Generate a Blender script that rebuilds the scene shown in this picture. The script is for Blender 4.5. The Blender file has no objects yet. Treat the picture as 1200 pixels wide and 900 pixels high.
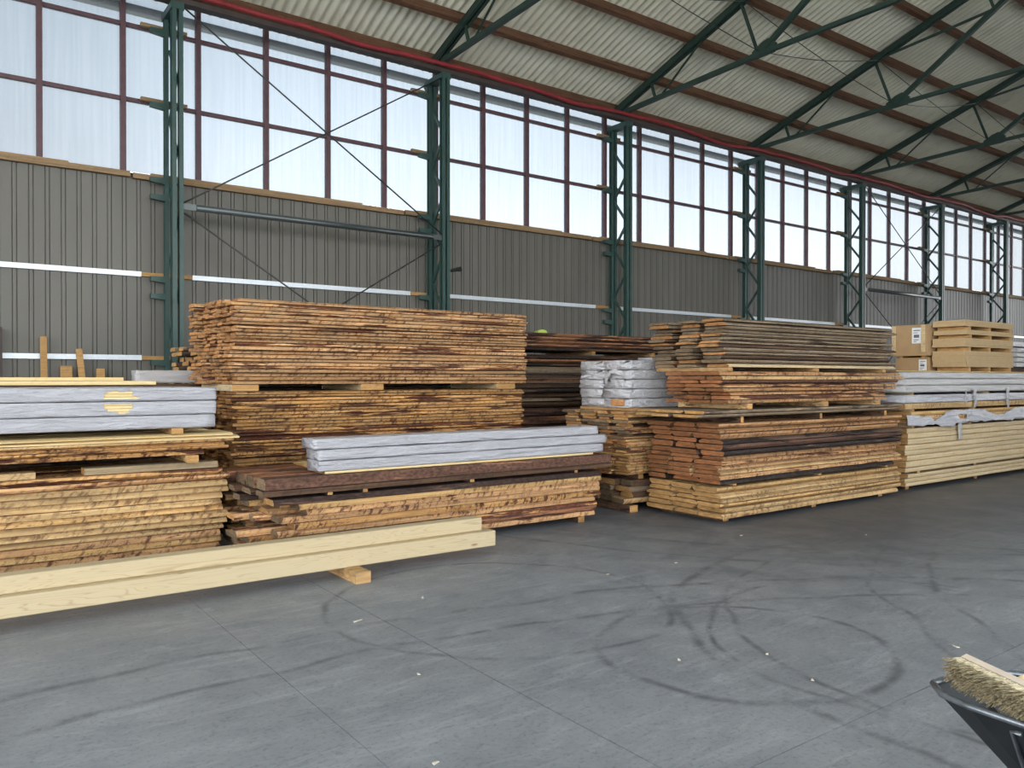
import bpy, math, random
from mathutils import Vector, Matrix, noise

# ------------------------------------------------------------------ camera, sky, exposure
scene = bpy.context.scene
COL = scene.collection
cam_data = bpy.data.cameras.new('camera')
cam_data.sensor_fit = 'HORIZONTAL'
cam_data.sensor_width = 36.0
cam_data.lens = 36.0 * 935.0 / 1200.0
cam_data.clip_end = 500
cam = bpy.data.objects.new('camera', cam_data)
cam.location = (0, 0, 1.65)
HEAD = math.atan(1280 / 935.0)
cam.rotation_euler = (math.radians(90) - math.atan(6 / 935.0), 0, HEAD - math.pi / 2)
COL.objects.link(cam)
scene.camera = cam

scene.view_settings.view_transform = 'Standard'
scene.view_settings.look = 'None'
scene.view_settings.gamma = 1.0
scene.view_settings.use_curve_mapping = False
scene.view_settings.exposure = 0.26
scene.cycles.use_denoising = True
scene.cycles.max_bounces = 10
scene.cycles.diffuse_bounces = 6
scene.cycles.transparent_max_bounces = 16
scene.cycles.caustics_reflective = False
scene.cycles.caustics_refractive = False

SKY = 7.6
world = bpy.data.worlds.new('overcast_sky')
scene.world = world
world.use_nodes = True
wn = world.node_tree.nodes
wl = world.node_tree.links
wn.clear()
w_out = wn.new('ShaderNodeOutputWorld')
w_bg = wn.new('ShaderNodeBackground')
w_bg.inputs['Strength'].default_value = SKY
w_tc = wn.new('ShaderNodeTexCoord')
w_sep = wn.new('ShaderNodeSeparateXYZ')
wl.new(w_tc.outputs['Generated'], w_sep.inputs[0])
w_ramp = wn.new('ShaderNodeValToRGB')
cr = w_ramp.color_ramp
cr.elements[0].position = 0.14
cr.elements[0].color = (0.72, 0.735, 0.75, 1)
cr.elements[1].position = 0.42
cr.elements[1].color = (0.36, 0.42, 0.48, 1)
e_ = cr.elements.new(0.25)
e_.color = (0.52, 0.57, 0.62, 1)
e_ = cr.elements.new(1.0)
e_.color = (0.36, 0.42, 0.48, 1)
wl.new(w_sep.outputs['Z'], w_ramp.inputs[0])
w_n = wn.new('ShaderNodeTexNoise')
w_n.inputs['Scale'].default_value = 2.2
w_n.inputs['Detail'].default_value = 5
wl.new(w_tc.outputs['Generated'], w_n.inputs['Vector'])
w_mr = wn.new('ShaderNodeMapRange')
w_mr.inputs['From Min'].default_value = 0.35
w_mr.inputs['From Max'].default_value = 0.7
w_mr.inputs['To Min'].default_value = 0.86
w_mr.inputs['To Max'].default_value = 1.12
wl.new(w_n.outputs['Fac'], w_mr.inputs['Value'])
w_mul = wn.new('ShaderNodeVectorMath')
w_mul.operation = 'SCALE'
wl.new(w_ramp.outputs['Color'], w_mul.inputs[0])
wl.new(w_mr.outputs[0], w_mul.inputs['Scale'])
w_dot = wn.new('ShaderNodeVectorMath')
w_dot.operation = 'DOT_PRODUCT'
wl.new(w_tc.outputs['Generated'], w_dot.inputs[0])
w_dot.inputs[1].default_value = (0.585, 0.80, 0.13)
w_glow = wn.new('ShaderNodeMapRange')
w_glow.interpolation_type = 'SMOOTHSTEP'
w_glow.inputs['From Min'].default_value = 0.80
w_glow.inputs['From Max'].default_value = 1.0
w_glow.inputs['To Min'].default_value = 1.0
w_glow.inputs['To Max'].default_value = 1.55
wl.new(w_dot.outputs['Value'], w_glow.inputs['Value'])
w_mul2 = wn.new('ShaderNodeVectorMath')
w_mul2.operation = 'SCALE'
wl.new(w_mul.outputs[0], w_mul2.inputs[0])
wl.new(w_glow.outputs[0], w_mul2.inputs['Scale'])
wl.new(w_mul2.outputs[0], w_bg.inputs['Color'])
wl.new(w_bg.outputs[0], w_out.inputs[0])

random.seed(7)
R = random.uniform
ORD = ['first', 'second', 'third', 'fourth', 'fifth', 'sixth', 'seventh', 'eighth', 'ninth', 'tenth', 'eleventh', 'twelfth',
       'thirteenth', 'fourteenth', 'fifteenth', 'sixteenth', 'seventeenth', 'eighteenth', 'nineteenth', 'twentieth',
       'twenty-first', 'twenty-second', 'twenty-third', 'twenty-fourth', 'twenty-fifth', 'twenty-sixth']


def srgb(r, g, b):
    def f(c):
        c /= 255.0
        return c / 12.92 if c <= 0.04045 else ((c + 0.055) / 1.055) ** 2.4
    return (f(r), f(g), f(b), 1.0)


# ------------------------------------------------------------------ materials
class NT:
    """small helper around a material's node tree"""
    def __init__(self, name):
        self.mat = bpy.data.materials.new(name)
        self.mat.use_nodes = True
        self.t = self.mat.node_tree
        self.n = self.t.nodes
        self.bsdf = self.n['Principled BSDF']
        self.out = self.n['Material Output']

    def new(self, kind, **inputs):
        nd = self.n.new(kind)
        for k, v in inputs.items():
            nd.inputs[k].default_value = v
        return nd

    def link(self, a, b):
        self.t.links.new(a, b)

    def math(self, op, a, b=None, clamp=False):
        nd = self.n.new('ShaderNodeMath')
        nd.operation = op
        nd.use_clamp = clamp
        for i, v in enumerate((a, b)):
            if v is None:
                continue
            if isinstance(v, (int, float)):
                nd.inputs[i].default_value = v
            else:
                self.link(v, nd.inputs[i])
        return nd.outputs[0]

    def mapr(self, v, a, b, c, d):
        nd = self.n.new('ShaderNodeMapRange')
        self.link(v, nd.inputs['Value'])
        for k, x in zip(('From Min', 'From Max', 'To Min', 'To Max'), (a, b, c, d)):
            if isinstance(x, (int, float)):
                nd.inputs[k].default_value = x
            else:
                self.link(x, nd.inputs[k])
        return nd.outputs[0]

    def mix(self, fac, a, b, blend='MIX'):
        nd = self.n.new('ShaderNodeMix')
        nd.data_type = 'RGBA'
        nd.blend_type = blend
        for i, v in ((0, fac), (6, a), (7, b)):
            if isinstance(v, (int, float, tuple)):
                nd.inputs[i].default_value = v
            else:
                self.link(v, nd.inputs[i])
        return nd.outputs[2]

    def pos(self, scale=(1, 1, 1), jitter=0.0, coord='world'):
        if coord == 'world':
            g = self.n.new('ShaderNodeNewGeometry').outputs['Position']
        else:
            g = self.n.new('ShaderNodeTexCoord').outputs['Object']
        if jitter:
            oi = self.n.new('ShaderNodeObjectInfo').outputs['Random']
            a = self.n.new('ShaderNodeVectorMath')
            a.operation = 'ADD'
            self.link(g, a.inputs[0])
            self.link(self.math('MULTIPLY', oi, jitter), a.inputs[1])
            g = a.outputs[0]
        m = self.n.new('ShaderNodeVectorMath')
        m.operation = 'MULTIPLY'
        self.link(g, m.inputs[0])
        m.inputs[1].default_value = scale
        return m.outputs[0]

    def noise(self, vec, scale=1.0, detail=3.0, rough=0.55, dist=0.0):
        nd = self.new('ShaderNodeTexNoise', Scale=scale, Detail=detail, Roughness=rough, Distortion=dist)
        self.link(vec, nd.inputs['Vector'])
        return nd.outputs['Fac']

    def bump(self, h, strength=0.3, distance=0.01):
        nd = self.new('ShaderNodeBump', Strength=strength, Distance=distance)
        self.link(h, nd.inputs['Height'])
        self.link(nd.outputs[0], self.bsdf.inputs['Normal'])

    def finish(self, color=None, rough=0.6, metal=0.0, spec=0.5):
        if color is not None:
            if isinstance(color, tuple):
                self.bsdf.inputs['Base Color'].default_value = color
            else:
                self.link(color, self.bsdf.inputs['Base Color'])
        if isinstance(rough, (int, float)):
            self.bsdf.inputs['Roughness'].default_value = rough
        else:
            self.link(rough, self.bsdf.inputs['Roughness'])
        self.bsdf.inputs['Metallic'].default_value = metal
        self.bsdf.inputs['Specular IOR Level'].default_value = spec
        return self.mat


def plain(name, col, rough=0.6, metal=0.0, var=0.12, scale=6.0, spec=0.4):
    t = NT(name)
    n = t.noise(t.pos((1, 1, 1)), scale, 4)
    f = t.mapr(n, 0.3, 0.7, 1 - var, 1 + var)
    c = t.mix(1.0, col, f, 'MULTIPLY')
    return t.finish(c, rough, metal, spec)


def wood(name, pale, mid, dark, bark=0.3, marks=0.5, val=0.2, rough=0.8, fine=1.0):
    """sawn timber seen along x: grain, bark patches left on the edge, slanting saw and knife marks"""
    t = NT(name)
    rnd = t.n.new('ShaderNodeObjectInfo').outputs['Random']
    grain = t.noise(t.pos((1.6, 14, 60 * fine), 31.0), 1.0, 4, 0.6)
    col = t.mix(t.mapr(grain, 0.35, 0.65, 0, 1), pale, mid)
    if marks > 0:
        v = t.n.new('ShaderNodeMapping')
        v.inputs['Rotation'].default_value = (0, math.radians(-38), 0)
        t.link(t.pos((1, 1, 1), 13.0), v.inputs['Vector'])
        st_ = t.n.new('ShaderNodeVectorMath')
        st_.operation = 'MULTIPLY'
        t.link(v.outputs[0], st_.inputs[0])
        st_.inputs[1].default_value = (30, 12, 6)
        streak = t.noise(st_.outputs[0], 1.0, 4, 0.6, 0.3)
        area = t.noise(t.pos((1.1, 3, 9), 17.0), 1.0, 3)
        speck = t.noise(t.pos((34, 30, 60), 7.0), 1.0, 3, 0.65)
        m = t.math('MULTIPLY', t.mapr(streak, 0.5, 0.62, 0, 1), t.mapr(area, 0.32, 0.56, 0, 1))
        m = t.math('MAXIMUM', m, t.math('MULTIPLY', t.mapr(speck, 0.56, 0.68, 0, 1), t.mapr(area, 0.42, 0.58, 0.15, 1)))
        col = t.mix(t.math('MULTIPLY', m, marks, True), col, dark)
    if bark > 0:
        b = t.noise(t.pos((1.2, 2.5, 13), 23.0), 1.0, 6, 0.65, 0.3)
        th = t.math('SUBTRACT', 0.80 - bark * 0.55, t.math('MULTIPLY', t.math('SUBTRACT', rnd, 0.5), 0.2))
        bm = t.mapr(b, th, t.math('ADD', th, 0.04), 0, 1)
        bn = t.noise(t.pos((22, 20, 40), 5.0), 1.0, 4)
        bcol = t.mix(t.mapr(bn, 0.35, 0.68, 0, 1), tuple(c * 0.6 for c in dark[:3]) + (1,), tuple(min(1, c * 1.5) for c in dark[:3]) + (1,))
        col = t.mix(bm, col, bcol)
    if marks >= 0.3:
        dirt = t.noise(t.pos((1.4, 3, 16), 11.0), 1.0, 4, 0.6)
        col = t.mix(1.0, col, t.mapr(dirt, 0.34, 0.62, 0.74, 1.08), 'MULTIPLY')
    v2 = t.mapr(t.n.new('ShaderNodeObjectInfo').outputs['Random'], 0, 1, 1 - val, 1 + val)
    col = t.mix(1.0, col, v2, 'MULTIPLY')
    hn = t.noise(t.pos((16, 30, 60), 3.0), 1.0, 4)
    t.bump(hn, 0.35, 0.012)
    return t.finish(col, rough, 0, 0.25)


M = {}
M['tan'] = wood('mottled_tan_timber', srgb(206, 164, 118), srgb(176, 130, 88), srgb(94, 58, 42), 0.40, 0.95, 0.26)
M['tan_lower'] = wood('mottled_amber_timber', srgb(204, 158, 102), srgb(174, 126, 76), srgb(84, 50, 36), 0.46, 1.0, 0.26)
M['orange'] = wood('orange_timber', srgb(194, 150, 104), srgb(160, 114, 76), srgb(80, 50, 38), 0.38, 0.95, 0.22)
M['gold'] = wood('golden_timber', srgb(212, 174, 118), srgb(186, 144, 92), srgb(98, 66, 44), 0.26, 0.85, 0.16)
M['straw'] = wood('straw_timber', srgb(206, 174, 126), srgb(186, 150, 102), srgb(102, 68, 46), 0.30, 0.8, 0.14)
M['bark'] = wood('dark_bark', srgb(118, 86, 70), srgb(88, 62, 52), srgb(60, 46, 40), 0.62, 0.5, 0.2)
M['redbark'] = wood('red_brown_bark', srgb(172, 118, 84), srgb(130, 88, 66), srgb(88, 62, 50), 0.66, 0.3, 0.12)
M['blackbark'] = wood('blackish_bark', srgb(120, 92, 74), srgb(84, 68, 58), srgb(52, 44, 40), 0.66, 0.3, 0.12)
M['greybrown'] = wood('weathered_grey_brown_timber', srgb(150, 130, 106), srgb(122, 104, 84), srgb(76, 62, 52), 0.36, 0.5, 0.22)
M['rust'] = wood('rusty_brown_timber', srgb(158, 112, 78), srgb(122, 84, 60), srgb(66, 46, 38), 0.45, 0.6, 0.2)
M['umber'] = wood('umber_timber', srgb(106, 80, 60), srgb(78, 58, 46), srgb(44, 34, 30), 0.4, 0.4, 0.22)
M['pale'] = wood('planed_pale_timber', srgb(226, 202, 152), srgb(212, 184, 130), srgb(150, 112, 66), 0.0, 0.10, 0.06, 0.6)
M['cream'] = wood('cream_timber', srgb(204, 184, 148), srgb(184, 158, 118), srgb(120, 86, 56), 0.0, 0.18, 0.08, 0.65)
M['bearer'] = wood('bearer_timber', srgb(186, 150, 104), srgb(158, 122, 80), srgb(86, 60, 40), 0.05, 0.3, 0.15)
M['greyplank'] = wood('grey_plank_timber', srgb(150, 132, 104), srgb(128, 110, 84), srgb(84, 66, 48), 0.0, 0.2, 0.1)
M['end_tan'] = wood('tan_end_grain', srgb(186, 138, 88), srgb(150, 100, 60), srgb(90, 54, 34), 0.0, 0.4, 0.28)
M['end_orange'] = wood('orange_end_grain', srgb(152, 100, 62), srgb(118, 76, 48), srgb(74, 46, 32), 0.0, 0.3, 0.2)
M['end_grey'] = wood('grey_end_grain', srgb(132, 112, 88), srgb(100, 82, 62), srgb(60, 46, 36), 0.0, 0.4, 0.25)
M['end_straw'] = wood('straw_end_grain', srgb(190, 148, 96), srgb(160, 118, 70), srgb(96, 62, 40), 0.0, 0.3, 0.2)
M['purlin'] = wood('stained_purlin_timber', srgb(124, 88, 66), srgb(94, 66, 50), srgb(60, 42, 34), 0.25, 0.4, 0.08, 0.75)
M['sill'] = wood('sill_timber', srgb(160, 134, 102), srgb(132, 106, 78), srgb(88, 66, 50), 0.12, 0.2, 0.12)
M['block'] = wood('packing_timber', srgb(190, 150, 98), srgb(166, 126, 78), srgb(110, 78, 50), 0.0, 0.2, 0.1)

# glulam beam: pale, long flame grain and knots
t = NT('glulam_beam_timber')
g1 = t.noise(t.pos((0.55, 6, 9)), 1.0, 2, 0.5, 1.2)
ring = t.math('FRACT', t.math('MULTIPLY', g1, 16.0))
ring = t.mapr(t.math('ABSOLUTE', t.math('SUBTRACT', ring, 0.5)), 0.0, 0.16, 1, 0)
fl = t.noise(t.pos((0.5, 2, 3)), 1.0, 2)
col = t.mix(t.math('MULTIPLY', ring, t.mapr(fl, 0.44, 0.56, 0.05, 0.5)), srgb(186, 168, 135), srgb(142, 113, 78))
vor = t.new('ShaderNodeTexVoronoi', Scale=1.0)
t.link(t.pos((2.6, 9, 9)), vor.inputs['Vector'])
col = t.mix(t.mapr(vor.outputs['Distance'], 0.06, 0.12, 0.9, 0), col, srgb(120, 84, 50))
col = t.mix(t.mapr(t.noise(t.pos((1, 8, 8)), 1, 3), 0.35, 0.65, 0, 0.35), col, srgb(190, 170, 130))
M['glulam'] = t.finish(col, 0.55, 0, 0.3)

# white stretch / sleeve film
def film(name, colr, rough, amount, sx=2.2):
    t = NT(name)
    n1 = t.noise(t.pos((sx, 9, 26), 9.0), 1.0, 5, 0.6, 0.6)
    n2 = t.noise(t.pos((7, 11, 16), 4.0), 1.0, 3, 0.6)
    f = t.mapr(n1, 0.3, 0.7, 0.82, 1.08)
    c = t.mix(1.0, colr, f, 'MULTIPLY')
    t.bump(t.math('ADD', n1, t.math('MULTIPLY', n2, 0.7)), amount, 0.05)
    return t.finish(c, rough, 0, 0.5)

M['film'] = film('white_plastic_film', srgb(173, 171, 175), 0.32, 0.7)
M['film_grey'] = film('greyish_plastic_film', srgb(176, 172, 170), 0.42, 0.35)
M['film_crumple'] = film('crumpled_plastic_film', srgb(196, 194, 196), 0.36, 0.8, 14)

# steelwork
M['green'] = plain('dark_green_paint', srgb(48, 74, 68), 0.45, 0.0, 0.15, 5, 0.5)
M['truss_green'] = plain('truss_green_paint', srgb(40, 58, 50), 0.5, 0.0, 0.15, 5, 0.4)
M['mullion'] = plain('red_brown_steel_paint', srgb(92, 66, 70), 0.5, 0.0, 0.15, 5, 0.4)
M['eave_steel'] = plain('dark_eave_steel', srgb(70, 60, 56), 0.6, 0.0, 0.15, 5, 0.3)
M['rod'] = plain('dark_steel_rod', srgb(60, 60, 58), 0.4, 0.4, 0.1, 9, 0.5)
M['tube'] = plain('grey_steel_tube', srgb(86, 92, 92), 0.35, 0.5, 0.1, 9, 0.5)
M['rail'] = plain('galvanised_rail', srgb(214, 220, 226), 0.35, 0.15, 0.06, 20, 0.6)
M['red'] = plain('red_hose_rubber', srgb(140, 44, 48), 0.6, 0.0, 0.2, 3, 0.4)
M['gutter'] = plain('pale_green_gutter', srgb(150, 158, 138), 0.6, 0.0, 0.05, 3, 0.3)
M['fascia'] = plain('white_fascia', srgb(235, 238, 240), 0.5, 0.0, 0.03, 3, 0.3)
M['black_steel'] = plain('black_barrow_steel', srgb(26, 28, 30), 0.38, 0.0, 0.3, 12, 0.5)
M['rim_steel'] = plain('worn_barrow_rim', srgb(120, 124, 128), 0.3, 0.7, 0.3, 30, 0.5)
M['rubber'] = plain('black_rubber', srgb(30, 30, 31), 0.8)
M['broom_wood'] = plain('broom_block_wood', srgb(206, 188, 168), 0.6, 0, 0.08, 20)
M['handle_wood'] = plain('broom_handle_wood', srgb(212, 186, 144), 0.5, 0, 0.08, 20)
M['bristle'] = plain('natural_bristle', srgb(192, 176, 144), 0.8, 0, 0.35, 60)
M['bristle_tip'] = plain('dusty_shaded_bristle_tip', srgb(134, 120, 92), 0.9, 0, 0.5, 60)  # dusty tips, painted darker for the shadow gaps between bristles
M['card'] = plain('brown_cardboard', srgb(162, 134, 100), 0.8, 0, 0.06, 8, 0.2)
M['mdf'] = plain('fibreboard_panel', srgb(178, 152, 114), 0.75, 0, 0.05, 14, 0.2)
M['paper'] = plain('white_label_paper', srgb(216, 218, 220), 0.7, 0, 0.03, 9, 0.2)
M['ink'] = plain('dark_label_print', srgb(96, 100, 108), 0.7, 0, 0.1, 9, 0.2)
M['lime'] = plain('yellow_green_plastic', srgb(176, 196, 84), 0.5)
M['lining'] = plain('sawdust_grey', srgb(70, 68, 64), 0.9, 0, 0.4, 40)
M['groove'] = plain('joint_bed', srgb(48, 48, 50), 0.9)
M['asphalt'] = plain('outdoor_concrete_yard', srgb(222, 220, 213), 0.9, 0, 0.15, 2)
M['chip'] = plain('pale_wood_chip', srgb(206, 196, 176), 0.8)

# wall cladding: warm grey coated steel
t = NT('grey_clad_steel')
n = t.noise(t.pos((1.2, 1.2, 0.35)), 1.0, 4)
col = t.mix(t.mapr(n, 0.3, 0.7, 0, 1), srgb(101, 98, 91), srgb(111, 108, 101))
M['clad'] = t.finish(col, 0.5, 0.0, 0.35)

# fibre cement roof sheets
t = NT('fibre_cement_sheet')
n = t.noise(t.pos((0.5, 0.7, 0.7)), 1.0, 5, 0.6)
n2 = t.noise(t.pos((5, 2, 2)), 1.0, 4, 0.6)
col = t.mix(t.mapr(n, 0.3, 0.7, 0, 1), srgb(230, 223, 200), srgb(240, 234, 214))
col = t.mix(t.mapr(n2, 0.5, 0.75, 0, 0.4), col, srgb(176, 168, 150))
M['cement'] = t.finish(col, 0.85, 0, 0.2)

# twin wall window sheet: mostly clear, some haze with fine vertical streaks
t = NT('hazy_window_sheet')
st = t.noise(t.pos((22, 1, 0.5)), 1.0, 3)
tr = t.new('ShaderNodeBsdfTransparent')
t.link(t.mix(t.mapr(st, 0.4, 0.62, 0, 1), (0.505, 0.517, 0.525, 1), (0.482, 0.497, 0.508, 1)), tr.inputs['Color'])
tl = t.new('ShaderNodeBsdfTranslucent', Color=(0.20, 0.205, 0.21, 1))
ms = t.new('ShaderNodeMixShader', Fac=0.4)
t.link(tr.outputs[0], ms.inputs[1])
t.link(tl.outputs[0], ms.inputs[2])
t.link(ms.outputs[0], t.out.inputs['Surface'])
M['pane'] = t.mat

# floor: power-floated concrete with tyre marks
t = NT('worn_concrete')
P = t.pos((1, 1, 1))
big = t.noise(P, 0.35, 5, 0.6)
med = t.noise(P, 1.7, 6, 0.65, 0.4)
drag = t.noise(t.pos((1.6, 6.5, 1)), 1.0, 8, 0.75, 0.8)
fin = t.noise(P, 38, 4, 0.7)
col = t.mix(t.mapr(big, 0.3, 0.7, 0, 1), srgb(119, 120, 122), srgb(140, 141, 143))
col = t.mix(t.mapr(med, 0.42, 0.68, 0, 0.6), col, srgb(108, 109, 113))
col = t.mix(t.mapr(drag, 0.5, 0.68, 0, 0.55), col, srgb(160, 161, 162))
col = t.mix(t.mapr(fin, 0.52, 0.7, 0, 0.55), col, srgb(84, 84, 88))
scr = t.noise(t.pos((4.5, 12, 1)), 1.0, 6, 0.7, 2.5)
col = t.mix(t.mapr(scr, 0.56, 0.68, 0, 0.4), col, srgb(80, 81, 85))
sx = t.n.new('ShaderNodeSeparateXYZ')
wob = t.n.new('ShaderNodeVectorMath')
wob.operation = 'ADD'
t.link(P, wob.inputs[0])
wn_ = t.new('ShaderNodeTexNoise', Scale=0.8, Detail=2.0)
t.link(P, wn_.inputs['Vector'])
sc_ = t.n.new('ShaderNodeVectorMath')
sc_.operation = 'SCALE'
sc_.inputs['Scale'].default_value = 0.35
t.link(wn_.outputs['Color'], sc_.inputs[0])
t.link(sc_.outputs[0], wob.inputs[1])
t.link(wob.outputs[0], sx.inputs[0])
mark = None
brk = t.noise(P, 2.3, 5, 0.7)
for (cx, cy, rad, wd) in ((6.6, 2.0, 2.6, .05), (6.6, 2.0, 2.95, .07), (9.5, -1.0, 5.2, .06), (9.5, -1.0, 5.6, .05), (3.6, 5.0, 1.25, .05), (4.2, 3.3, .9, .06),
                          (5.4, 2.6, 1.5, .05), (2.0, -3.0, 7.6, .06), (2.0, -3.0, 8.1, .07), (12, 9.0, 6.6, .09), (12, 9, 7.2, .07), (7.6, 3.4, 1.0, .05)):
    dx = t.math('SUBTRACT', sx.outputs['X'], cx)
    dy = t.math('SUBTRACT', sx.outputs['Y'], cy)
    d = t.math('SQRT', t.math('ADD', t.math('MULTIPLY', dx, dx), t.math('MULTIPLY', dy, dy)))
    k = t.mapr(t.math('ABSOLUTE', t.math('SUBTRACT', d, rad)), wd * 0.1, wd * 0.75, 1, 0)
    mark = k if mark is None else t.math('MAXIMUM', mark, k)
col = t.mix(t.math('MULTIPLY', mark, t.mapr(brk, 0.40, 0.60, 0, 0.7)), col, srgb(66, 66, 70))
dark_zone = t.math('MULTIPLY', t.mapr(t.math('ADD', sx.outputs['X'], t.math('MULTIPLY', med, 3.0)), 6.0, 9.5, 0, 1), t.mapr(t.math('ADD', sx.outputs['Y'], t.math('MULTIPLY', big, 1.5)), 3.4, 5.4, 0, 1))
col = t.mix(t.math('MULTIPLY', dark_zone, 0.9), col, srgb(84, 84, 86))  # concrete tone darker towards larger x and y
t.bump(t.math('ADD', t.math('MULTIPLY', med, 0.6), t.math('MULTIPLY', fin, 0.25)), 0.12, 0.01)
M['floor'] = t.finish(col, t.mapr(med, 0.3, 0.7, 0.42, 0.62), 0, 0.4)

# ------------------------------------------------------------------ mesh helpers
class MB:
    """collects faces for ONE mesh object"""
    def __init__(self):
        self.v, self.f, self.m = [], [], []

    def face(self, pts, mi=0):
        b = len(self.v)
        self.v += [tuple(p) for p in pts]
        self.f.append(tuple(range(b, b + len(pts))))
        self.m.append(mi)

    def hexa(self, c, mi=0):
        """eight corners: bottom ring then top ring, counter clockwise seen from above"""
        b = len(self.v)
        self.v += [tuple(p) for p in c]
        for q in ((3, 2, 1, 0), (4, 5, 6, 7), (0, 1, 5, 4), (1, 2, 6, 5), (2, 3, 7, 6), (3, 0, 4, 7)):
            self.f.append(tuple(b + i for i in q))
            self.m.append(mi)
        return self

    def box(self, x0, x1, y0, y1, z0, z1, mi=0):
        return self.hexa(((x0, y0, z0), (x1, y0, z0), (x1, y1, z0), (x0, y1, z0), (x0, y0, z1), (x1, y0, z1), (x1, y1, z1), (x0, y1, z1)), mi)

    def bar(self, a, b, w, h, up=(0, 0, 1), mi=0):
        """rectangular bar from a to b; w across, h along up"""
        a, b, up = Vector(a), Vector(b), Vector(up)
        d = (b - a).normalized()
        s = d.cross(up).normalized() * (w / 2)
        u = s.cross(d).normalized() * (h / 2)
        return self.hexa([a - s - u, a + s - u, b + s - u, b - s - u, a - s + u, a + s + u, b + s + u, b - s + u], mi)

    def tube(self, pts, r, n=8, mi=0, caps=True):
        pts = [Vector(p) for p in pts]
        base = len(self.v)
        rs = r if isinstance(r, (list, tuple)) else [r] * len(pts)
        for i, p in enumerate(pts):
            d = (pts[min(i + 1, len(pts) - 1)] - pts[max(i - 1, 0)]).normalized()
            ref = Vector((0, 0, 1)) if abs(d.z) < 0.9 else Vector((1, 0, 0))
            s = d.cross(ref).normalized()
            u = s.cross(d)
            for k in range(n):
                a = 2 * math.pi * k / n
                self.v.append(tuple(p + (s * math.cos(a) + u * math.sin(a)) * rs[i]))
        for i in range(len(pts) - 1):
            for k in range(n):
                k2 = (k + 1) % n
                self.f.append((base + i * n + k, base + i * n + k2, base + (i + 1) * n + k2, base + (i + 1) * n + k))
                self.m.append(mi)
        if caps:
            self.f.append(tuple(base + k for k in reversed(range(n))))
            self.f.append(tuple(base + (len(pts) - 1) * n + k for k in range(n)))
            self.m += [mi, mi]
        return self

    def mesh(self, name, mats, smooth=False):
        me = bpy.data.meshes.new(name)
        me.from_pydata(self.v, [], self.f)
        for m in mats:
            me.materials.append(m)
        me.polygons.foreach_set('material_index', self.m)
        if smooth:
            me.polygons.foreach_set('use_smooth', [True] * len(self.f))
        me.update()
        return me

    def build(self, name, mats, parent=None, origin=None, smooth=False):
        """origin: world point that becomes the object's own zero (vertices were given in world space)"""
        if not isinstance(mats, (list, tuple)):
            mats = [mats]
        if parent is not None and origin is None:
            origin = parent.location
        if origin is not None:
            o_ = Vector(origin)
            self.v = [tuple(Vector(p) - o_) for p in self.v]
        me = self.mesh(name, mats, smooth)
        ob = bpy.data.objects.new(name, me)
        COL.objects.link(ob)
        if parent is not None:
            ob.parent = parent
        elif origin is not None:
            ob.location = origin
        return ob


def tag(o, label=None, cat=None, group=None, kind=None):
    if label:
        o['label'] = label
    if cat:
        o['category'] = cat
    if group:
        o['group'] = group
    if kind:
        o['kind'] = kind
    return o


def empty(name, loc=(0, 0, 0), **kw):
    o = bpy.data.objects.new(name, None)
    o.empty_display_size = 0.2
    o.location = loc
    COL.objects.link(o)
    return tag(o, **kw)


def share(name, me, loc, parent=None, scale=(1, 1, 1), rot=(0, 0, 0)):
    o = bpy.data.objects.new(name, me)
    o.location = loc
    o.scale = scale
    o.rotation_euler = rot
    if parent is not None:
        o.parent = parent
    COL.objects.link(o)
    return o


# ------------------------------------------------------------------ hall dimensions
BAY = 5.0
CX = 3.22                      # x of the lattice column that shows first
KS = range(-2, 9)              # columns built
XA, XB = CX - 3 * BAY, CX + 10 * BAY
YW = 14.22                      # glazed and clad wall
YF, YB = 13.5, 14.0            # room side and wall side legs of the columns
RIDGE = 4.5
SLOPE = 0.345


def chord(y):
    return 7.97 + SLOPE * (13.95 - y)


# ------------------------------------------------------------------ floor
floor = tag(MB().box(XA, XB, -6, YW + 0.1, -0.22, -0.02).build('floor', M['groove']), kind='structure')
xs = [XA, -8.5, -3.5, 1.568, 2.50, 8.5, 14.5, 20.5, 26.5, 32.5, 38.5, 44.5, XB]
ys = [-6, -4.0, 2.13, 8.1, YW]
for i in range(len(xs) - 1):
    for j in range(len(ys) - 1):
        gx = 0.0015 if i in (3,) else 0.004
        a0 = 0.0015 if i == 3 else 0.004
        a1 = 0.0015 if i == 2 else 0.004
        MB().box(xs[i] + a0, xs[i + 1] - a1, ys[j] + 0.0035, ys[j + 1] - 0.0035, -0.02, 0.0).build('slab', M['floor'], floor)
tag(MB().box(-90, 130, -90, 90, -0.5, -0.24).build('ground', M['asphalt']), kind='structure')

# ------------------------------------------------------------------ clad wall, one sheet run per bay
wall = tag(MB().box(XA, XB, YW + 0.03, YW + 0.09, 0.0, 4.99).build('wall_back', M['clad']), kind='structure')
PITCH = 0.2137


def clad_sheet(x0, x1):
    m = MB()
    prof = []
    n = int(round((x1 - x0) / PITCH))
    p = (x1 - x0) / n
    for k in range(n):
        b = x0 + k * p
        for dx, dy in ((0, 0), (0.132, 0), (0.136, 0.022), (0.144, 0.022), (0.148, -0.004), (0.190, -0.004), (0.194, 0.022), (0.202, 0.022), (0.206, 0)):
            prof.append((b + dx, YW + dy))
    prof.append((x1, YW))
    b = len(m.v)
    for (x, y) in prof:
        m.v += [(x, y, 0.0), (x, y, 4.98)]
    for k in range(len(prof) - 1):
        m.f.append((b + 2 * k, b + 2 * k + 2, b + 2 * k + 3, b + 2 * k + 1))
        m.m.append(0)
    return m


for k in range(-3, 10):
    clad_sheet(CX - 0.6 + k * BAY, CX - 0.6 + (k + 1) * BAY).build('cladding_sheet', M['clad'], wall)

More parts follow.
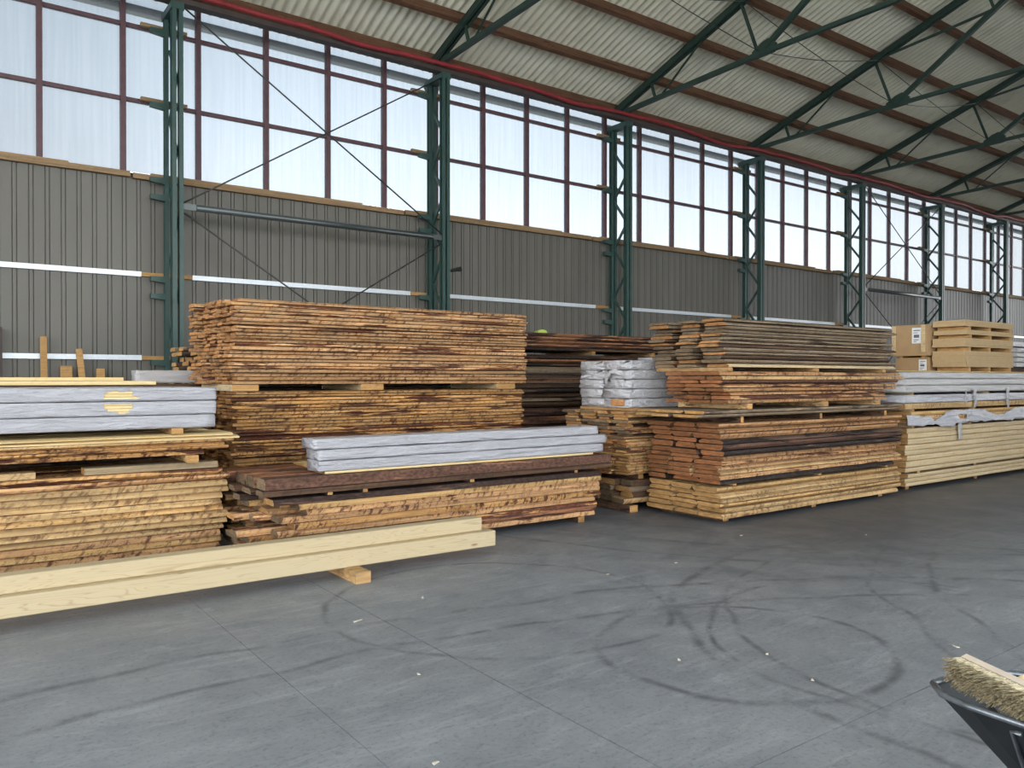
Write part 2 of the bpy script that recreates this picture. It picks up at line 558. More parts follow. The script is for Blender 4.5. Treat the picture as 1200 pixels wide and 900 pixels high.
# sill timber, rails
sill = tag(MB().box(XA, XB, YW - 0.02, YW + 0.08, 4.97, 5.02).build('trim_1', M['eave_steel']), kind='structure')
for k in range(-3, 10):
    x0 = CX - 0.55 + k * BAY
    dz = R(-0.012, 0.012)
    MB().box(x0 + 0.02, x0 + BAY - 0.02, YW - 0.10, YW + 0.0, 4.93 + dz, 5.02 + dz).build('sill_timber', M['sill'], sill)
    MB().box(x0 + 0.3, x0 + BAY - 0.9, YW - 0.06, YW + 0.02, 5.02 + dz, 5.052 + dz).build('sill_capping', M['sill'], sill)
rail_up = tag(MB().box(XA, XB, YW - 0.012, YW - 0.006, 3.36, 3.38).build('trim_2', M['rail']), kind='structure')
rail_low = tag(MB().box(XA, XB, YW - 0.012, YW - 0.006, 1.99, 2.01).build('trim_3', M['rail']), kind='structure')
for parent, z in ((rail_up, 3.37), (rail_low, 2.0)):
    for k in range(-3, 10):
        x0 = CX + k * BAY
        if z < 3 and k > 3:
            continue
        MB().box(x0 + 0.40, x0 + BAY - 0.40, YW - 0.055, YW - 0.012, z - 0.04, z + 0.04).build('rail', M['rail'], parent)
        MB().box(x0 - 0.40, x0 + 0.40, YW - 0.07, YW - 0.012, z - 0.035, z + 0.03).build('packing_block', M['block'], parent)

# unseen opposite side, open behind the camera; wall and panes added for the light
wf = tag(MB().box(13.0, XB, -5.4, -5.3, 0.0, 5.0).build('wall_front_unseen', M['clad']), kind='structure')
for k in range(13, 53, 2):
    MB().box(k + 0.04, k + 1.96, -5.36, -5.345, 5.03, 7.9).build('pane', M['pane'], wf)
    MB().box(k - 0.04, k + 0.04, -5.39, -5.31, 5.0, 7.95).build('mullion', M['mullion'], wf)

# ------------------------------------------------------------------ windows above the cladding
WZ = (5.03, 6.21, 7.42, 8.06)
MW = 0.08
MP = 1.1755                     # mullion pitch
for n_ in range(13):
    w0 = 3.734 + MP * 4 * (n_ - 3)
    win = tag(MB().box(w0, w0 + 4 * MP, YW + 0.02, YW + 0.08, 5.0, 5.03).build('window_%d' % (n_ + 1), M['mullion']), kind='structure')
    for i in range(4):
        x = w0 + MP * i
        MB().box(x - MW / 2, x + MW / 2, YW - 0.05, YW + 0.06, 5.02, 8.06).build('mullion', M['mullion'], win)
        for j in range(3):
            MB().box(x + MW / 2, x + MP - MW / 2, YW + 0.01, YW + 0.022, WZ[j] + 0.01, WZ[j + 1] - 0.01).build('pane', M['pane'], win)
    for j in (1, 2):
        MB().box(w0, w0 + 4 * MP, YW - 0.03, YW + 0.05, WZ[j] - 0.031, WZ[j] + 0.031).build('transom', M['mullion'], win)
gut = tag(MB().box(XA, XB, YW + 0.14, YW + 0.30, 7.72, 7.84).build('trim_4', M['gutter']), kind='structure')
MB().box(XA, XB, YW - 0.02, YW + 0.06, 8.06, 8.12).build('head_flashing', M['fascia'], gut)

# ------------------------------------------------------------------ roof sheets (fibre cement waves) and purlins
PUR = [13.98, 12.83, 11.56, 10.28, 9.04, 7.79, 6.54, 5.29]
SIN = math.atan(SLOPE)
UPN = Vector((0, SLOPE, 1)).normalized()      # roof normal on the visible half
ceiling = empty('ceiling', (0, 0, 0), kind='structure')
WAVE = 0.1773


def wave_sheet(width, run):
    m = MB()
    nw = int(round(width / WAVE))
    pts = []
    for i in range(nw * 8 + 1):
        x = width * i / (nw * 8)
        pts.append((x, 0.026 * math.cos(2 * math.pi * i / 8)))
    for (x, z) in pts:
        m.v += [(x, 0, z), (x, run, z)]
    for i in range(len(pts) - 1):
        m.f.append((2 * i, 2 * i + 2, 2 * i + 3, 2 * i + 1))
        m.m.append(0)
    return m.mesh('roof_sheet', [M['cement']], True)


sheet_me = wave_sheet(BAY, 1.42)
rise = chord(0) + 0.08 + 0.19 + 0.03
edges = [14.55 - 1.25 * i for i in range(8)]
for k in range(-3, 10):
    for i, y in enumerate(edges):
        z = chord(y) + 0.315 + 0.012 * (i % 2)
        share('roof_sheet', sheet_me, (CX + k * BAY, y, z), ceiling, rot=(math.pi - SIN, 0, 0) if False else (-SIN, 0, 0), scale=(1, -1, 1))
        yo = 2 * RIDGE - y
        share('roof_sheet', sheet_me, (CX + k * BAY, yo, z), ceiling, rot=(SIN, 0, 0))

for i, y in enumerate(PUR):
    c = Vector((0, y, chord(y))) + UPN * 0.175
    a = Vector((XA, c.y, c.z))
    b = Vector((XB, c.y, c.z))
    m = MB()
    nseg = 26
    for s in range(nseg):
        p0 = a.lerp(b, s / nseg)
        p1 = a.lerp(b, (s + 1) / nseg)
        m.bar(p0, p1, 0.11, 0.19, UPN)
    o = m.build('timber_purlin', M['purlin'], origin=(a.x, a.y, a.z))
    lab = 'dark stained timber purlin along the eave above the column heads' if i == 0 else \
        'dark stained timber purlin under the roof sheets, %s up from the eave' % ORD[i]
    tag(o, lab, 'purlin', 'timber purlins under the roof sheets')

# eave beam with the red hose draped along it
eb = MB().box(XA, XB, 13.44, 13.62, 7.66, 7.74).build('eave_beam', M['eave_steel'], origin=(XA, 13.5, 7.6))
tag(eb, 'dark steel eave beam running over the column heads', 'beam')
pts, rs = [], []
x = XA
while x < XB:
    f = ((x - CX) % BAY) / BAY
    sag = 0.10 * math.sin(math.pi * min(1, max(0, (f - 0.35) / 0.6))) * (0.4 + 0.6 * ((int((x - CX) // BAY) * 7) % 3) / 2)
    pts.append((x, 13.37 + 0.01 * math.sin(x * 2.1), 7.79 - sag + 0.012 * math.sin(x * 3.7)))
    x += 0.25
hose = MB().tube(pts, 0.045, 8).build('red_hose', M['red'], origin=pts[0], smooth=True)
tag(hose, 'red hose draped along the dark eave beam', 'hose')

# ------------------------------------------------------------------ lattice columns
def leg_mesh(y0, y1):
    m = MB()
    zt = 7.66
    for s in (-1, 1):                       # two channels with a gap between them
        xa, xb = (s * 0.085, s * 0.02) if s > 0 else (s * 0.085, s * 0.02)
        lo, hi = min(xa, xb), max(xa, xb)
        m.box(lo, hi, y0, y0 + 0.012, 0, zt)
        m.box(lo, hi, y1 - 0.012, y1, 0, zt)
        e = lo if s > 0 else hi - 0.012
        m.box(e, e + 0.012, y0 + 0.012, y1 - 0.012, 0, zt)
    return m.mesh('leg', [M['green']])


YM = (YF + YB) / 2
leg_front = leg_mesh(YF - 0.06 - YM, YF + 0.06 - YM)
leg_back = leg_mesh(YB - 0.05 - YM, YB + 0.05 - YM)
diag_up = MB().bar((0, -0.22, 0), (0, 0.22, 0.56), 0.035, 0.055, (0, -1, 1)).mesh('diagonal', [M['green']])
diag_dn = MB().bar((0, 0.22, 0), (0, -0.22, 0.56), 0.035, 0.055, (0, 1, 1)).mesh('diagonal', [M['green']])
head_me = MB().box(-0.1, 0.1, -0.32, 0.34, 7.55, 7.66).mesh('head_plate', [M['green']])
base_me = MB().box(-0.2, 0.2, -0.42, 0.42, 0.0, 0.025).mesh('base_plate', [M['green']])
brk_me = MB().hexa(((-0.30, 0.0, -0.03), (-0.08, 0.0, -0.055), (-0.08, 0.10, -0.055), (-0.30, 0.10, -0.03), (-0.30, 0.0, 0.045), (-0.08, 0.0, 0.05), (-0.08, 0.10, 0.05), (-0.30, 0.10, 0.045))).mesh('wall_bracket', [M['green']])
wedge_me = MB().hexa(((-.03, 0.0, 0), (.03, 0.0, 0), (.03, .05, 0), (-.03, .05, 0), (-.03, 0.0, .3), (.03, 0.0, .3), (.03, .3, .3), (-.03, .3, .3))).mesh('gusset', [M['green']])
CLAB = ['green lattice column standing in front of the wall left of the cross bracing',
        'green lattice column rising behind the tall tan board stack',
        'green lattice column rising behind the dark boards beside the white bundles',
        'green lattice column rising behind the weathered grey-brown boards',
        'green lattice column beside the brown crates, where the far bracing starts',
        'green lattice column directly behind the brown crates',
        'green lattice column behind the fibreboard pallets, last one in view']
for k in KS:
    if k < -1:
        continue
    c = empty('lattice_column', (CX + k * BAY, YM, 0))
    if 0 <= k <= 6:
        tag(c, CLAB[k], 'column', 'green lattice columns along the wall')
    else:
        tag(c, 'green lattice column outside the picture at the end of the row', 'column', 'green lattice columns along the wall')
    share('leg', leg_front, (0, 0, 0), c)
    share('leg', leg_back, (0, 0, 0), c)
    z = 0.1
    i = 0
    while z + 0.56 < 7.6:
        share('diagonal', diag_up if i % 2 else diag_dn, (0, 0, z), c)
        z += 0.56 + 0.02
        i += 1
    share('head_plate', head_me, (0, 0, 0), c)
    share('base_plate', base_me, (0, 0, 0), c)
    share('gusset', wedge_me, (0, 0.28, 7.36), c)
    for zb in (7.33, 6.12, 4.90, 4.62, 3.28, 3.00, 1.91):
        share('wall_bracket', brk_me, (0, YB - 0.05 - YM, zb), c)
    for zb in (7.40, 6.19):
        MB().box(CX + k * BAY - 0.42, CX + k * BAY + 0.30, YB + 0.06, YB + 0.13, zb, zb + 0.06).build('timber_cleat', M['sill'], c)
    if k == 1:
        MB().tube([(CX + BAY + 0.09, 13.42, 3.78), (CX + BAY + 0.16, 13.40, 3.80), (CX + BAY + 0.30, 13.38, 3.83)], [0.03, 0.035, 0.05], 10).build('lamp_bracket', M['rubber'], c)

# ------------------------------------------------------------------ roof trusses
def zb_line(y):
    return 7.93 + (13.4 - y) / 3.6 * 0.10


def truss_parts():
    """(name, [(y,z),(y,z)], width x, depth)"""
    P_ = []
    P_.append(('top_chord', ((14.05, chord(14.05)), (RIDGE, chord(RIDGE))), 0.16, 0.13))
    P_.append(('bottom_chord', ((13.55, 7.92), (9.8, 8.04)), 0.10, 0.09))
    P_.append(('bottom_chord', ((9.8, 8.04), (RIDGE, 8.06)), 0.09, 0.08))
    P_.append(('strut', ((12.76, chord(12.76) - 0.03), (12.64, 8.0)), 0.05, 0.05))
    P_.append(('diagonal', ((12.42, 8.0), (11.2, chord(11.2) - 0.04)), 0.03, 0.035))
    P_.append(('strut', ((10.28, chord(10.28) - 0.04), (9.88, 8.08)), 0.05, 0.05))
    P_.append(('diagonal', ((9.8, 8.06), (5.5, 10.86)), 0.09, 0.10))
    P_.append(('diagonal', ((10.1, chord(10.1) - 0.05), (7.65, 9.47)), 0.04, 0.05))
    P_.append(('strut', ((7.65, 9.47), (7.85, chord(7.85))), 0.04, 0.05))
    return P_


TLAB = ['nearest roof truss, only its foot showing above the corner column',
        'green roof truss springing from the column behind the tall tan stack',
        'green roof truss springing from the second column past the tall tan stack',
        'green roof truss springing from the column behind the grey-brown boards',
        'green roof truss springing from the column where the far bracing starts',
        'green roof truss springing from the column behind the brown crates',
        'green roof truss springing from the last column in view']
truss_meshes = []
for name, ((y0, z0), (y1, z1)), w, h in truss_parts():
    m = MB()
    d = Vector((0, y1 - y0, z1 - z0)).normalized()
    up = Vector((0, -d.z, d.y))
    if name == 'top_chord':
        for s in (-1, 1):
            m.bar((s * 0.05, y0, z0), (s * 0.05, y1, z1), 0.06, h, up)
        m.bar((0, y0, z0 + 0.045), (0, y1, z1 + 0.045), 0.16, 0.02, up)
    else:
        m.bar((0, y0, z0), (0, y1, z1), w, h, up)
    truss_meshes.append((name, m.mesh(name, [M['truss_green']])))
gus = MB()
gpts = [(9.98, 7.97), (9.5, 7.98), (9.45, 8.14), (9.62, 8.28), (9.78, 8.24), (10.0, 8.12)]
for s in (-1, 1):
    pp = [(s * 0.03, y, z) for y, z in gpts]
    gus.face(pp if s < 0 else pp[::-1])
for i in range(len(gpts)):
    (y0, z0), (y1, z1) = gpts[i], gpts[(i + 1) % len(gpts)]
    gus.face([(-.03, y0, z0), (.03, y0, z0), (.03, y1, z1), (-.03, y1, z1)])
gus_me = gus.mesh('gusset_plate', [M['truss_green']])
for k in KS:
    tz = 7.6
    tr_ = empty('roof_truss', (CX + k * BAY, YF, tz))
    if 0 <= k <= 6:
        tag(tr_, TLAB[k], 'roof truss', 'green roof trusses')
    else:
        tag(tr_, 'green roof truss beyond those in view', 'roof truss', 'green roof trusses')
    for name, me in truss_meshes:
        share(name, me, (0, -YF, -tz), tr_)
        if name != 'strut' or True:
            if k in (0, 1, 2, 3, 4, 5):
                pass
    share('gusset_plate', gus_me, (0, -YF, -tz), tr_)

# rods between the trusses
for k in range(0, 7):
    x0, x1 = CX + k * BAY, CX + (k + 1) * BAY
    for (p, q, nm) in (((x0, 10.2, chord(10.2) - 0.05), (x1, 9.85, 8.1), 'falling'), ((x0, 9.85, 8.1), (x1, 10.2, chord(10.2) - 0.05), 'rising')):
        pts = []
        for i in range(9):
            v = Vector(p).lerp(Vector(q), i / 8)
            v.z -= 0.10 * math.sin(math.pi * i / 8)
            pts.append(v)
        o = MB().tube(pts, 0.009, 5).build('bracing_rod', M['rod'], origin=p, smooth=True)
        tag(o, 'thin %s steel rod between roof trusses, %s bay from the tall stack column' % (nm, ORD[k]), 'rod', 'rods between the roof trusses')

# cross bracing and strut in two bays
for k, where in ((0, 'beside the near corner column'), (4, 'in the far bay behind the crates')):
    x0, x1 = CX + k * BAY + 0.09, CX + (k + 1) * BAY - 0.09
    yb = YF - 0.02
    segs = (((x0, yb, 7.62), (x1, yb, 4.50), 'upper falling'), ((x0, yb, 4.48), (x1, yb, 7.55), 'upper rising'),
            ((x0, yb, 4.32), (x1, yb, 1.3), 'lower falling'), ((x0, yb, 1.3), (x1, yb, 4.30), 'lower rising'))
    for p, q, nm in segs:
        yo = 0.03 if 'rising' in nm else 0.0
        o = MB().tube([(p[0], p[1] + yo, p[2]), (q[0], q[1] + yo, q[2])], 0.014, 6).build('bracing_rod', M['rod'], origin=p, smooth=True)
        tag(o, '%s diagonal bracing rod %s' % (nm, where), 'rod', 'wall bracing rods')
    e = empty('bracing_strut', (x0, yb, 4.42), label='grey horizontal tube strut between columns ' + where, cat='strut')
    MB().tube([(x0 + 0.2, yb, 4.42), (x1 - 0.2, yb, 4.42)], 0.055, 10).build('tube', M['tube'], e, smooth=True)
    for xa, xb in ((x0 - 0.01, x0 + 0.25), (x1 - 0.25, x1 + 0.01)):
        MB().bar((xa, yb, 4.42), (xb, yb, 4.42), 0.03, 0.1).build('end_plate', M['tube'], e)

# ------------------------------------------------------------------ timber: board meshes shared by the stacks
def board_mesh(seed, kind):
    """unit board: x -.5..+.5 (length), y 0..1 (0 = front edge), z 0..1. kind: 'waney' bark-edged, 'square' sawn"""
    rg = random.Random(seed)
    m = MB()
    nseg = 7 if kind == 'waney' else 4
    amp = 0.045 if kind == 'waney' else 0.008
    slope = rg.uniform(0.04, 0.13) * (1 if rg.random() < 0.65 else -0.6) if kind == 'waney' else 0.0
    sk = rg.uniform(-0.004, 0.004)
    base = 0
    ring = 6
    ph = rg.uniform(0, 6.28)
    for i in range(nseg + 1):
        f = i / nseg
        x = f - 0.5
        if 0 < i < nseg:
            x += rg.uniform(-0.25, 0.25) / nseg
        w = max(0.0, amp * (0.75 + math.sin(ph + f * rg.uniform(5, 6)) * 0.6 + rg.uniform(-0.7, 0.7)))
        wb = -amp * rg.uniform(0.0, 0.8)
        top_in = max(0.0, slope) + 0.01
        bot_in = max(0.0, -slope) + 0.01
        xe = lambda y: x + (sk * y if i in (0, nseg) else 0)
        zz = rg.uniform(-0.02, 0.02)
        m.v += [(xe(0), w + bot_in, 0.03), (xe(1), 1 + wb - bot_in, 0.03), (xe(1), 1 + wb, 0.5), (xe(1), 1 + wb - top_in, 0.97), (xe(0), w + top_in, 0.97), (xe(0), w, 0.5 + zz)]
    for i in range(nseg):
        for k in range(ring):
            k2 = (k + 1) % ring
            a, b = i * ring, (i + 1) * ring
            m.f.append((a + k, a + k2, b + k2, b + k))
            m.m.append(0)
    m.f.append(tuple(range(ring)))
    m.f.append(tuple(nseg * ring + q for q in reversed(range(ring))))
    m.m += [1, 1]
    # the rings run bottom front, bottom back, top back, top front: flip to face outwards
    m.f = [tuple(reversed(q)) for q in m.f]
    return m.mesh('board', [M['tan'], M['end_tan']])


WANEY = [board_mesh(100 + i, 'waney') for i in range(10)]
SQUARE = [board_mesh(300 + i, 'square') for i in range(5)]


def board(name, x0, x1, y0, y1, z, th, mat, end, label, cat='board', group=None, kind='waney', tilt=0.0, yaw=0.0):
    me = random.choice(WANEY if kind == 'waney' else SQUARE)
    o = bpy.data.objects.new(name, me)
    o.location = ((x0 + x1) / 2, y0, z)
    o.scale = (x1 - x0, y1 - y0, th)
    o.rotation_euler = (0, tilt, yaw)
    COL.objects.link(o)
    for i, mm in ((0, mat), (1, end)):
        o.material_slots[i].link = 'OBJECT'
        o.material_slots[i].material = M[mm]
    return tag(o, label, cat, group)


def pack(name, xr, yr, z0, rows, cols, where, what, group, end, kind='waney', jx=0.05, jy=0.02, jright=None, gap=0.003, ends=None, colgap=0.004, lean=0.0, split_cols=None):
    """a pack of boards laid along x. rows run from the TOP down: (thickness, material[, x shift left, x shift right]).
    Front boards get a label with their place from the top; those behind share one."""
    total = sum(r[0] for r in rows)
    z = z0 + total
    jright = jx if jright is None else jright
    for i, row in enumerate(rows):
        th, mat = row[0], row[1]
        sl = row[2] if len(row) > 2 else 0.0
        sr = row[3] if len(row) > 3 else 0.0
        z -= th
        nc = cols if isinstance(cols, int) else cols[i]
        ycuts = [yr[0]]
        wd = (yr[1] - yr[0]) / nc
        for c in range(1, nc):
            ycuts.append(yr[0] + wd * c + R(-0.18, 0.18) * wd)
        ycuts.append(yr[1])
        for c in range(nc):
            a = xr[0] + (sl if c == 0 else sl * R(0, 1)) + R(-jx, jx) - lean * c
            b = xr[1] + (sr if c == 0 else sr * R(0, 1)) + R(-jright, jright)
            y0 = ycuts[c] + (R(-jy, jy) if c == 0 else colgap)
            y1 = ycuts[c + 1] - (colgap if c < nc - 1 else 0)
            if c == 0:
                if nc == 1 or True:
                    place = 'topmost' if i == 0 else ('lowest' if i == len(rows) - 1 else '%s down' % ORD[i])
                    lab = 'front %s, %s in %s' % (what(mat), place, where)
                g = group
                mm = mat
            else:
                lab = 'rear board, %s layer down in %s' % (ORD[i], where)
                g = group + ', rear rows'
                mm = mat
            board(name, a, b, y0, y1, z + gap / 2, th - gap, mm, (ends(mat) if ends else end), lab, 'board', g, kind, tilt=R(-0.0006, 0.0006), yaw=R(-0.001, 0.001))
    return z0 + total


def bearers(xs_, yr, z, h, w, where, mat='bearer', group=None, end='end_straw'):
    """crosswise sticks that carry a pack"""
    for i, x in enumerate(xs_):
        o = bpy.data.objects.new('bearer', SQUARE[i % len(SQUARE)])
        COL.objects.link(o)
        # unit board turned so that its length runs along y
        o.scale = (yr[1] - yr[0], w, h)
        o.rotation_euler = (0, 0, math.pi / 2)
        o.location = (x + w / 2, (yr[0] + yr[1]) / 2, z)
        for q, mm in ((0, mat), (1, end)):
            o.material_slots[q].link = 'OBJECT'
            o.material_slots[q].material = M[mm]
        place = ('first' if len(xs_) > 1 else 'only') if i == 0 else ORD[i]
        tag(o, 'crosswise bearer %s, %s counted from the wheelbarrow-far end' % (where, place) if False else '%s crosswise bearer stick %s' % (place, where), 'bearer', group or 'bearer sticks')


WHAT = {'tan': 'mottled tan thin board', 'tan_lower': 'mottled amber thin board', 'orange': 'orange bark-flecked board', 'gold': 'golden waney board', 'straw': 'straw-coloured waney board',
        'bark': 'dark bark-covered board', 'redbark': 'red-brown bark-faced board', 'blackbark': 'blackish bark-faced board', 'greybrown': 'weathered grey-brown board',
        'rust': 'rusty brown board', 'umber': 'umber brown board', 'pale': 'pale planed board', 'cream': 'cream planed board', 'greyplank': 'grey plank'}
what = lambda m_: WHAT.get(m_, 'rough board')

# ---- tall stack: two packs of thin mottled boards
Y2 = 8.7
base_rows = [(0.078, random.choice(['umber', 'rust', 'tan_lower'])) for _ in range(6)]
bearers((3.0, 4.6, 6.2), (Y2, Y2 + 1.2), 0.0, 0.085, 0.09, 'on the floor under the tall tan stack')
zt = pack('stack_board', (2.68, 6.6), (Y2 + 0.03, Y2 + 1.2), 0.085, base_rows, 3, "the tall stack's bottom pack", what, 'boards of the tall stack, bottom pack', 'end_tan')
bearers((3.0, 4.6, 6.2), (Y2, Y2 + 1.2), zt, 0.075, 0.09, "between the tall stack's bottom and middle packs")
rows = [(0.0385 + R(-0.004, 0.004), 'tan_lower') for _ in range(23)]
sc = (1.515 - (zt + 0.075)) / sum(r[0] for r in rows)
rows = [(r[0] * sc, r[1]) for r in rows]
zl = pack('thin_board', (2.66, 6.54), (Y2, Y2 + 1.2), zt + 0.075, rows, 5, "the tall stack's middle pack", what, 'thin boards of the tall stack', 'end_tan', jx=0.05, jy=0.018, jright=0.03, gap=0.006)
bearers((2.78, 4.3, 6.28), (Y2 + 0.03, Y2 + 1.2), zl, 0.075, 0.30, "between the tall stack's middle and upper packs", 'cream')
rows = [(0.0385 + R(-0.005, 0.005), 'tan') for _ in range(23)]
sc = (2.53 - (zl + 0.075)) / sum(r[0] for r in rows)
rows = [(r[0] * sc, r[1]) for r in rows]
pack('thin_board', (2.64, 6.6), (Y2, Y2 + 1.22), zl + 0.075, rows, 5, "the tall stack's upper pack", what, 'thin boards of the tall stack', 'end_tan', jx=0.055, jy=0.018, jright=0.025, lean=0.03, gap=0.006)

# ---- dark slat stack standing behind the tall stack
rows = [(0.07, random.choice(['umber', 'greybrown', 'blackbark'])) for _ in range(9)]
bearers((3.2, 5.9), (10.5, 12.2), 0.0, 0.1, 0.1, 'on the floor under the dark slats behind the tall stack')
zz = pack('dark_slat', (2.95, 6.55), (10.5, 12.2), 0.1, [(0.24, 'umber')] * 6, 2, 'the dark stack between tall stack and wall', what, 'dark slats behind the tall stack', 'end_grey', 'square', jx=0.05)
pack('dark_slat', (2.9, 6.5), (10.5, 12.2), zz, rows[:8], 5, 'the dark slats between tall stack and wall', what, 'dark slats behind the tall stack', 'end_straw', jx=0.16, colgap=0.03, gap=0.012)

# ---- near stack by the glulam beams
Y1 = 7.54
bearers((-1.5, 0.4, 1.85), (Y1 + 0.02, Y1 + 1.1), 0.0, 0.09, 0.1, 'on the floor under the straw-coloured stack')
rows = [(0.06, 'tan_lower', 0, -0.02), (0.05, 'tan', 0, 0.06), (0.055, 'straw', 0, 0.03), (0.055, 'straw', 0, 0.04), (0.06, 'straw'), (0.052, 'straw', 0, -0.02), (0.05, 'gold', 0, 0.0),
        (0.062, 'straw', 0, 0.05), (0.055, 'straw', 0, 0.02), (0.055, 'straw'), (0.058, 'tan', 0, -0.03), (0.055, 'gold', 0, -0.02), (0.055, 'tan', 0, -0.03)]
sc = 0.74 / sum(r[0] for r in rows)
rows = [(r[0] * sc,) + r[1:] for r in rows]
z = pack('thick_board', (-2.1, 2.20), (Y1, Y1 + 1.1), 0.09, rows, 2, 'the straw-coloured stack behind the beams', what, 'thick boards behind the beams', 'end_straw', gap=0.005, jx=0.02, jright=0.012, jy=0.012)
board('grey_plank', 1.06, 2.16, Y1 + 0.04, Y1 + 0.22, z, 0.06, 'greyplank', 'end_straw', 'short grey plank lying edge-on between packs of the straw-coloured stack', 'plank', None, 'square')
board('short_plank', -0.6, 0.70, Y1 + 0.02, Y1 + 0.2, z, 0.055, 'straw', 'end_straw', 'short pale plank on the straw-coloured pack, cut by the picture edge', 'plank', None, 'square')
bearers((-1.3, 1.92), (Y1 - 0.05, Y1 + 1.1), z + 0.062, 0.07, 0.09, 'between mottled boards and straw-coloured pack', 'gold')
bearers((0.0,), (Y1 + 0.1, Y1 + 1.1), z + 0.0, 0.13, 0.09, 'set back between mottled boards and straw-coloured pack', 'greyplank')
z += 0.132
rows = [(0.028, 'pale', 1.1, 0.06), (0.03, 'pale', 1.0, 0.12), (0.032, 'straw', 0, 0.1), (0.03, 'tan_lower', 0, 0.0), (0.034, 'tan_lower', 0, 0.05), (0.038, 'tan_lower', 0, -0.18)]
z = pack('mottled_board', (-2.1, 2.22), (Y1, Y1 + 1.1), z, rows, 2, 'the thin pack under the white wrapped packs', what, 'boards under the white wrapped packs', 'end_straw', jx=0.02, jright=0.015, jy=0.012)
bearers((-1.2, 1.80), (Y1 + 0.02, Y1 + 1.1), z, 0.055, 0.10, 'under the white wrapped packs of the near stack', 'bearer')
Z_WRAP1 = z + 0.055

# ---- low stack in front of the tall one
Y3 = 6.83
bearers((2.9, 4.4, 6.05), (Y3 + 0.10, Y3 + 1.2), 0.0, 0.085, 0.09, 'on the floor under the low bark-board stack', 'umber')
rows = [(0.052, 'bark', 0.15, 0.05), (0.05, 'gold', 0.35, 0.05), (0.05, 'tan', 0.4, 0.03), (0.052, 'tan', 0.25, 0.04), (0.055, 'tan_lower', 0.35, 0.05), (0.052, 'tan', 0.2, 0.0), (0.05, 'tan_lower', 0.35, 0.03),
        (0.052, 'redbark', 0.1, 0.04), (0.05, 'tan', 0.3, 0.0)]
sc = 0.505 / sum(r[0] for r in rows)
rows = [(r[0] * sc,) + r[1:] for r in rows]
z = pack('bark_board', (2.24, 6.2), (Y3, Y3 + 1.2), 0.085, rows, 5, 'the low stack before the tall one', what, 'bark boards of the low stack', 'end_grey', jx=0.13, jright=0.03, jy=0.015, ends=lambda m_: random.choice(['end_grey', 'end_grey', 'end_straw']))
bearers((2.95, 3.3, 4.5, 5.9), (Y3 + 0.02, Y3 + 1.2), z, 0.03, 0.05, 'between the bark boards of the low stack', 'bark')
z += 0.03
rows = [(0.105, 'redbark', 0.0, 0.14), (0.052, 'umber', 0.0, 0.1)]
z = pack('bark_slab', (2.30, 6.3), (Y3 - 0.02, Y3 + 1.15), z, rows, 4, 'the upper pair on the low stack', what, 'thick bark slabs of the low stack', 'end_grey', jx=0.06, jright=0.03, jy=0.01)
board('cover_board', 2.92, 6.2, Y3 + 0.06, Y3 + 0.5, z, 0.022, 'pale', 'end_straw', 'thin pale board under the white packs of the low stack', 'board', None, 'square')
board('cover_board', 3.0, 6.25, Y3 + 0.52, Y3 + 1.1, z, 0.022, 'pale', 'end_straw', 'thin pale board under the rear of the low white packs', 'board', None, 'square')
Z_WRAP3 = z + 0.023

# ---- dark stack behind, between the tall stack and the white bundles
Y4 = 9.5
bearers((6.9, 9.9), (Y4, Y4 + 1.2), 0.0, 0.1, 0.1, 'on the floor under the dark gapped stack')
rows = [(0.06, 'umber')] * 4
rows = [(0.055, 'rust'), (0.06, 'rust'), (0.055, 'rust'), (0.05, 'redbark'), (0.05, 'umber')]
low = [(0.055, 'bark'), (0.05, 'rust'), (0.04, 'umber'), (0.085, 'greybrown'), (0.06, 'umber', 0, -1.1), (0.055, 'rust'), (0.06, 'umber', 0, -1.2), (0.055, 'blackbark'), (0.055, 'umber'), (0.05, 'greybrown'),
       (0.07, 'umber', 0, -.5), (0.10, 'bark'), (0.10, 'redbark'), (0.08, 'umber'), (0.09, 'umber'), (0.1, 'bark'), (0.1, 'umber'), (0.1, 'bark'), (0.1, 'umber'), (0.1, 'bark')]
sc = 1.93 / sum(r[0] for r in low)
low = [(r[0] * sc * 1.0,) + r[1:] for r in low]
z = pack('gapped_board', (6.7, 10.6), (Y4, Y4 + 1.2), 0.1, low, 2, 'the dark gapped stack behind the white bundles', what, 'boards of the dark gapped stack', 'end_grey', jx=0.04, jy=0.03, gap=0.014, colgap=0.03)
bearers((6.9, 8.55, 9.9), (Y4, Y4 + 1.2), z, 0.055, 0.07, 'in the dark gapped stack below its top pack')
z = pack('gapped_board', (6.7, 10.6), (Y4, Y4 + 1.2), z + 0.055, rows, 3, "the dark gapped stack's top pack", what, 'boards of the dark gapped stack', 'end_grey', jx=0.04, jy=0.02, gap=0.006)
lm = MB()
for i in range(5):
    a0 = math.pi * i / 4
    lm.v += [(0.10 * math.cos(a0), -0.05, 0.05 * math.sin(a0)), (0.085 * math.cos(a0), 0.06, 0.035 * math.sin(a0))]
for i in range(4):
    lm.f.append((2 * i, 2 * i + 1, 2 * i + 3, 2 * i + 2))
    lm.m.append(0)
lm.f += [(0, 2, 4, 6, 8), (9, 7, 5, 3, 1), (0, 8, 9, 1)]
lm.m += [0, 0, 0]
lo = lm.build('plastic_cap', M['lime'])
lo.location = (7.55, Y4 + 0.1, z)
tag(lo, 'small yellow-green plastic cap on top of the dark gapped stack', 'cap')

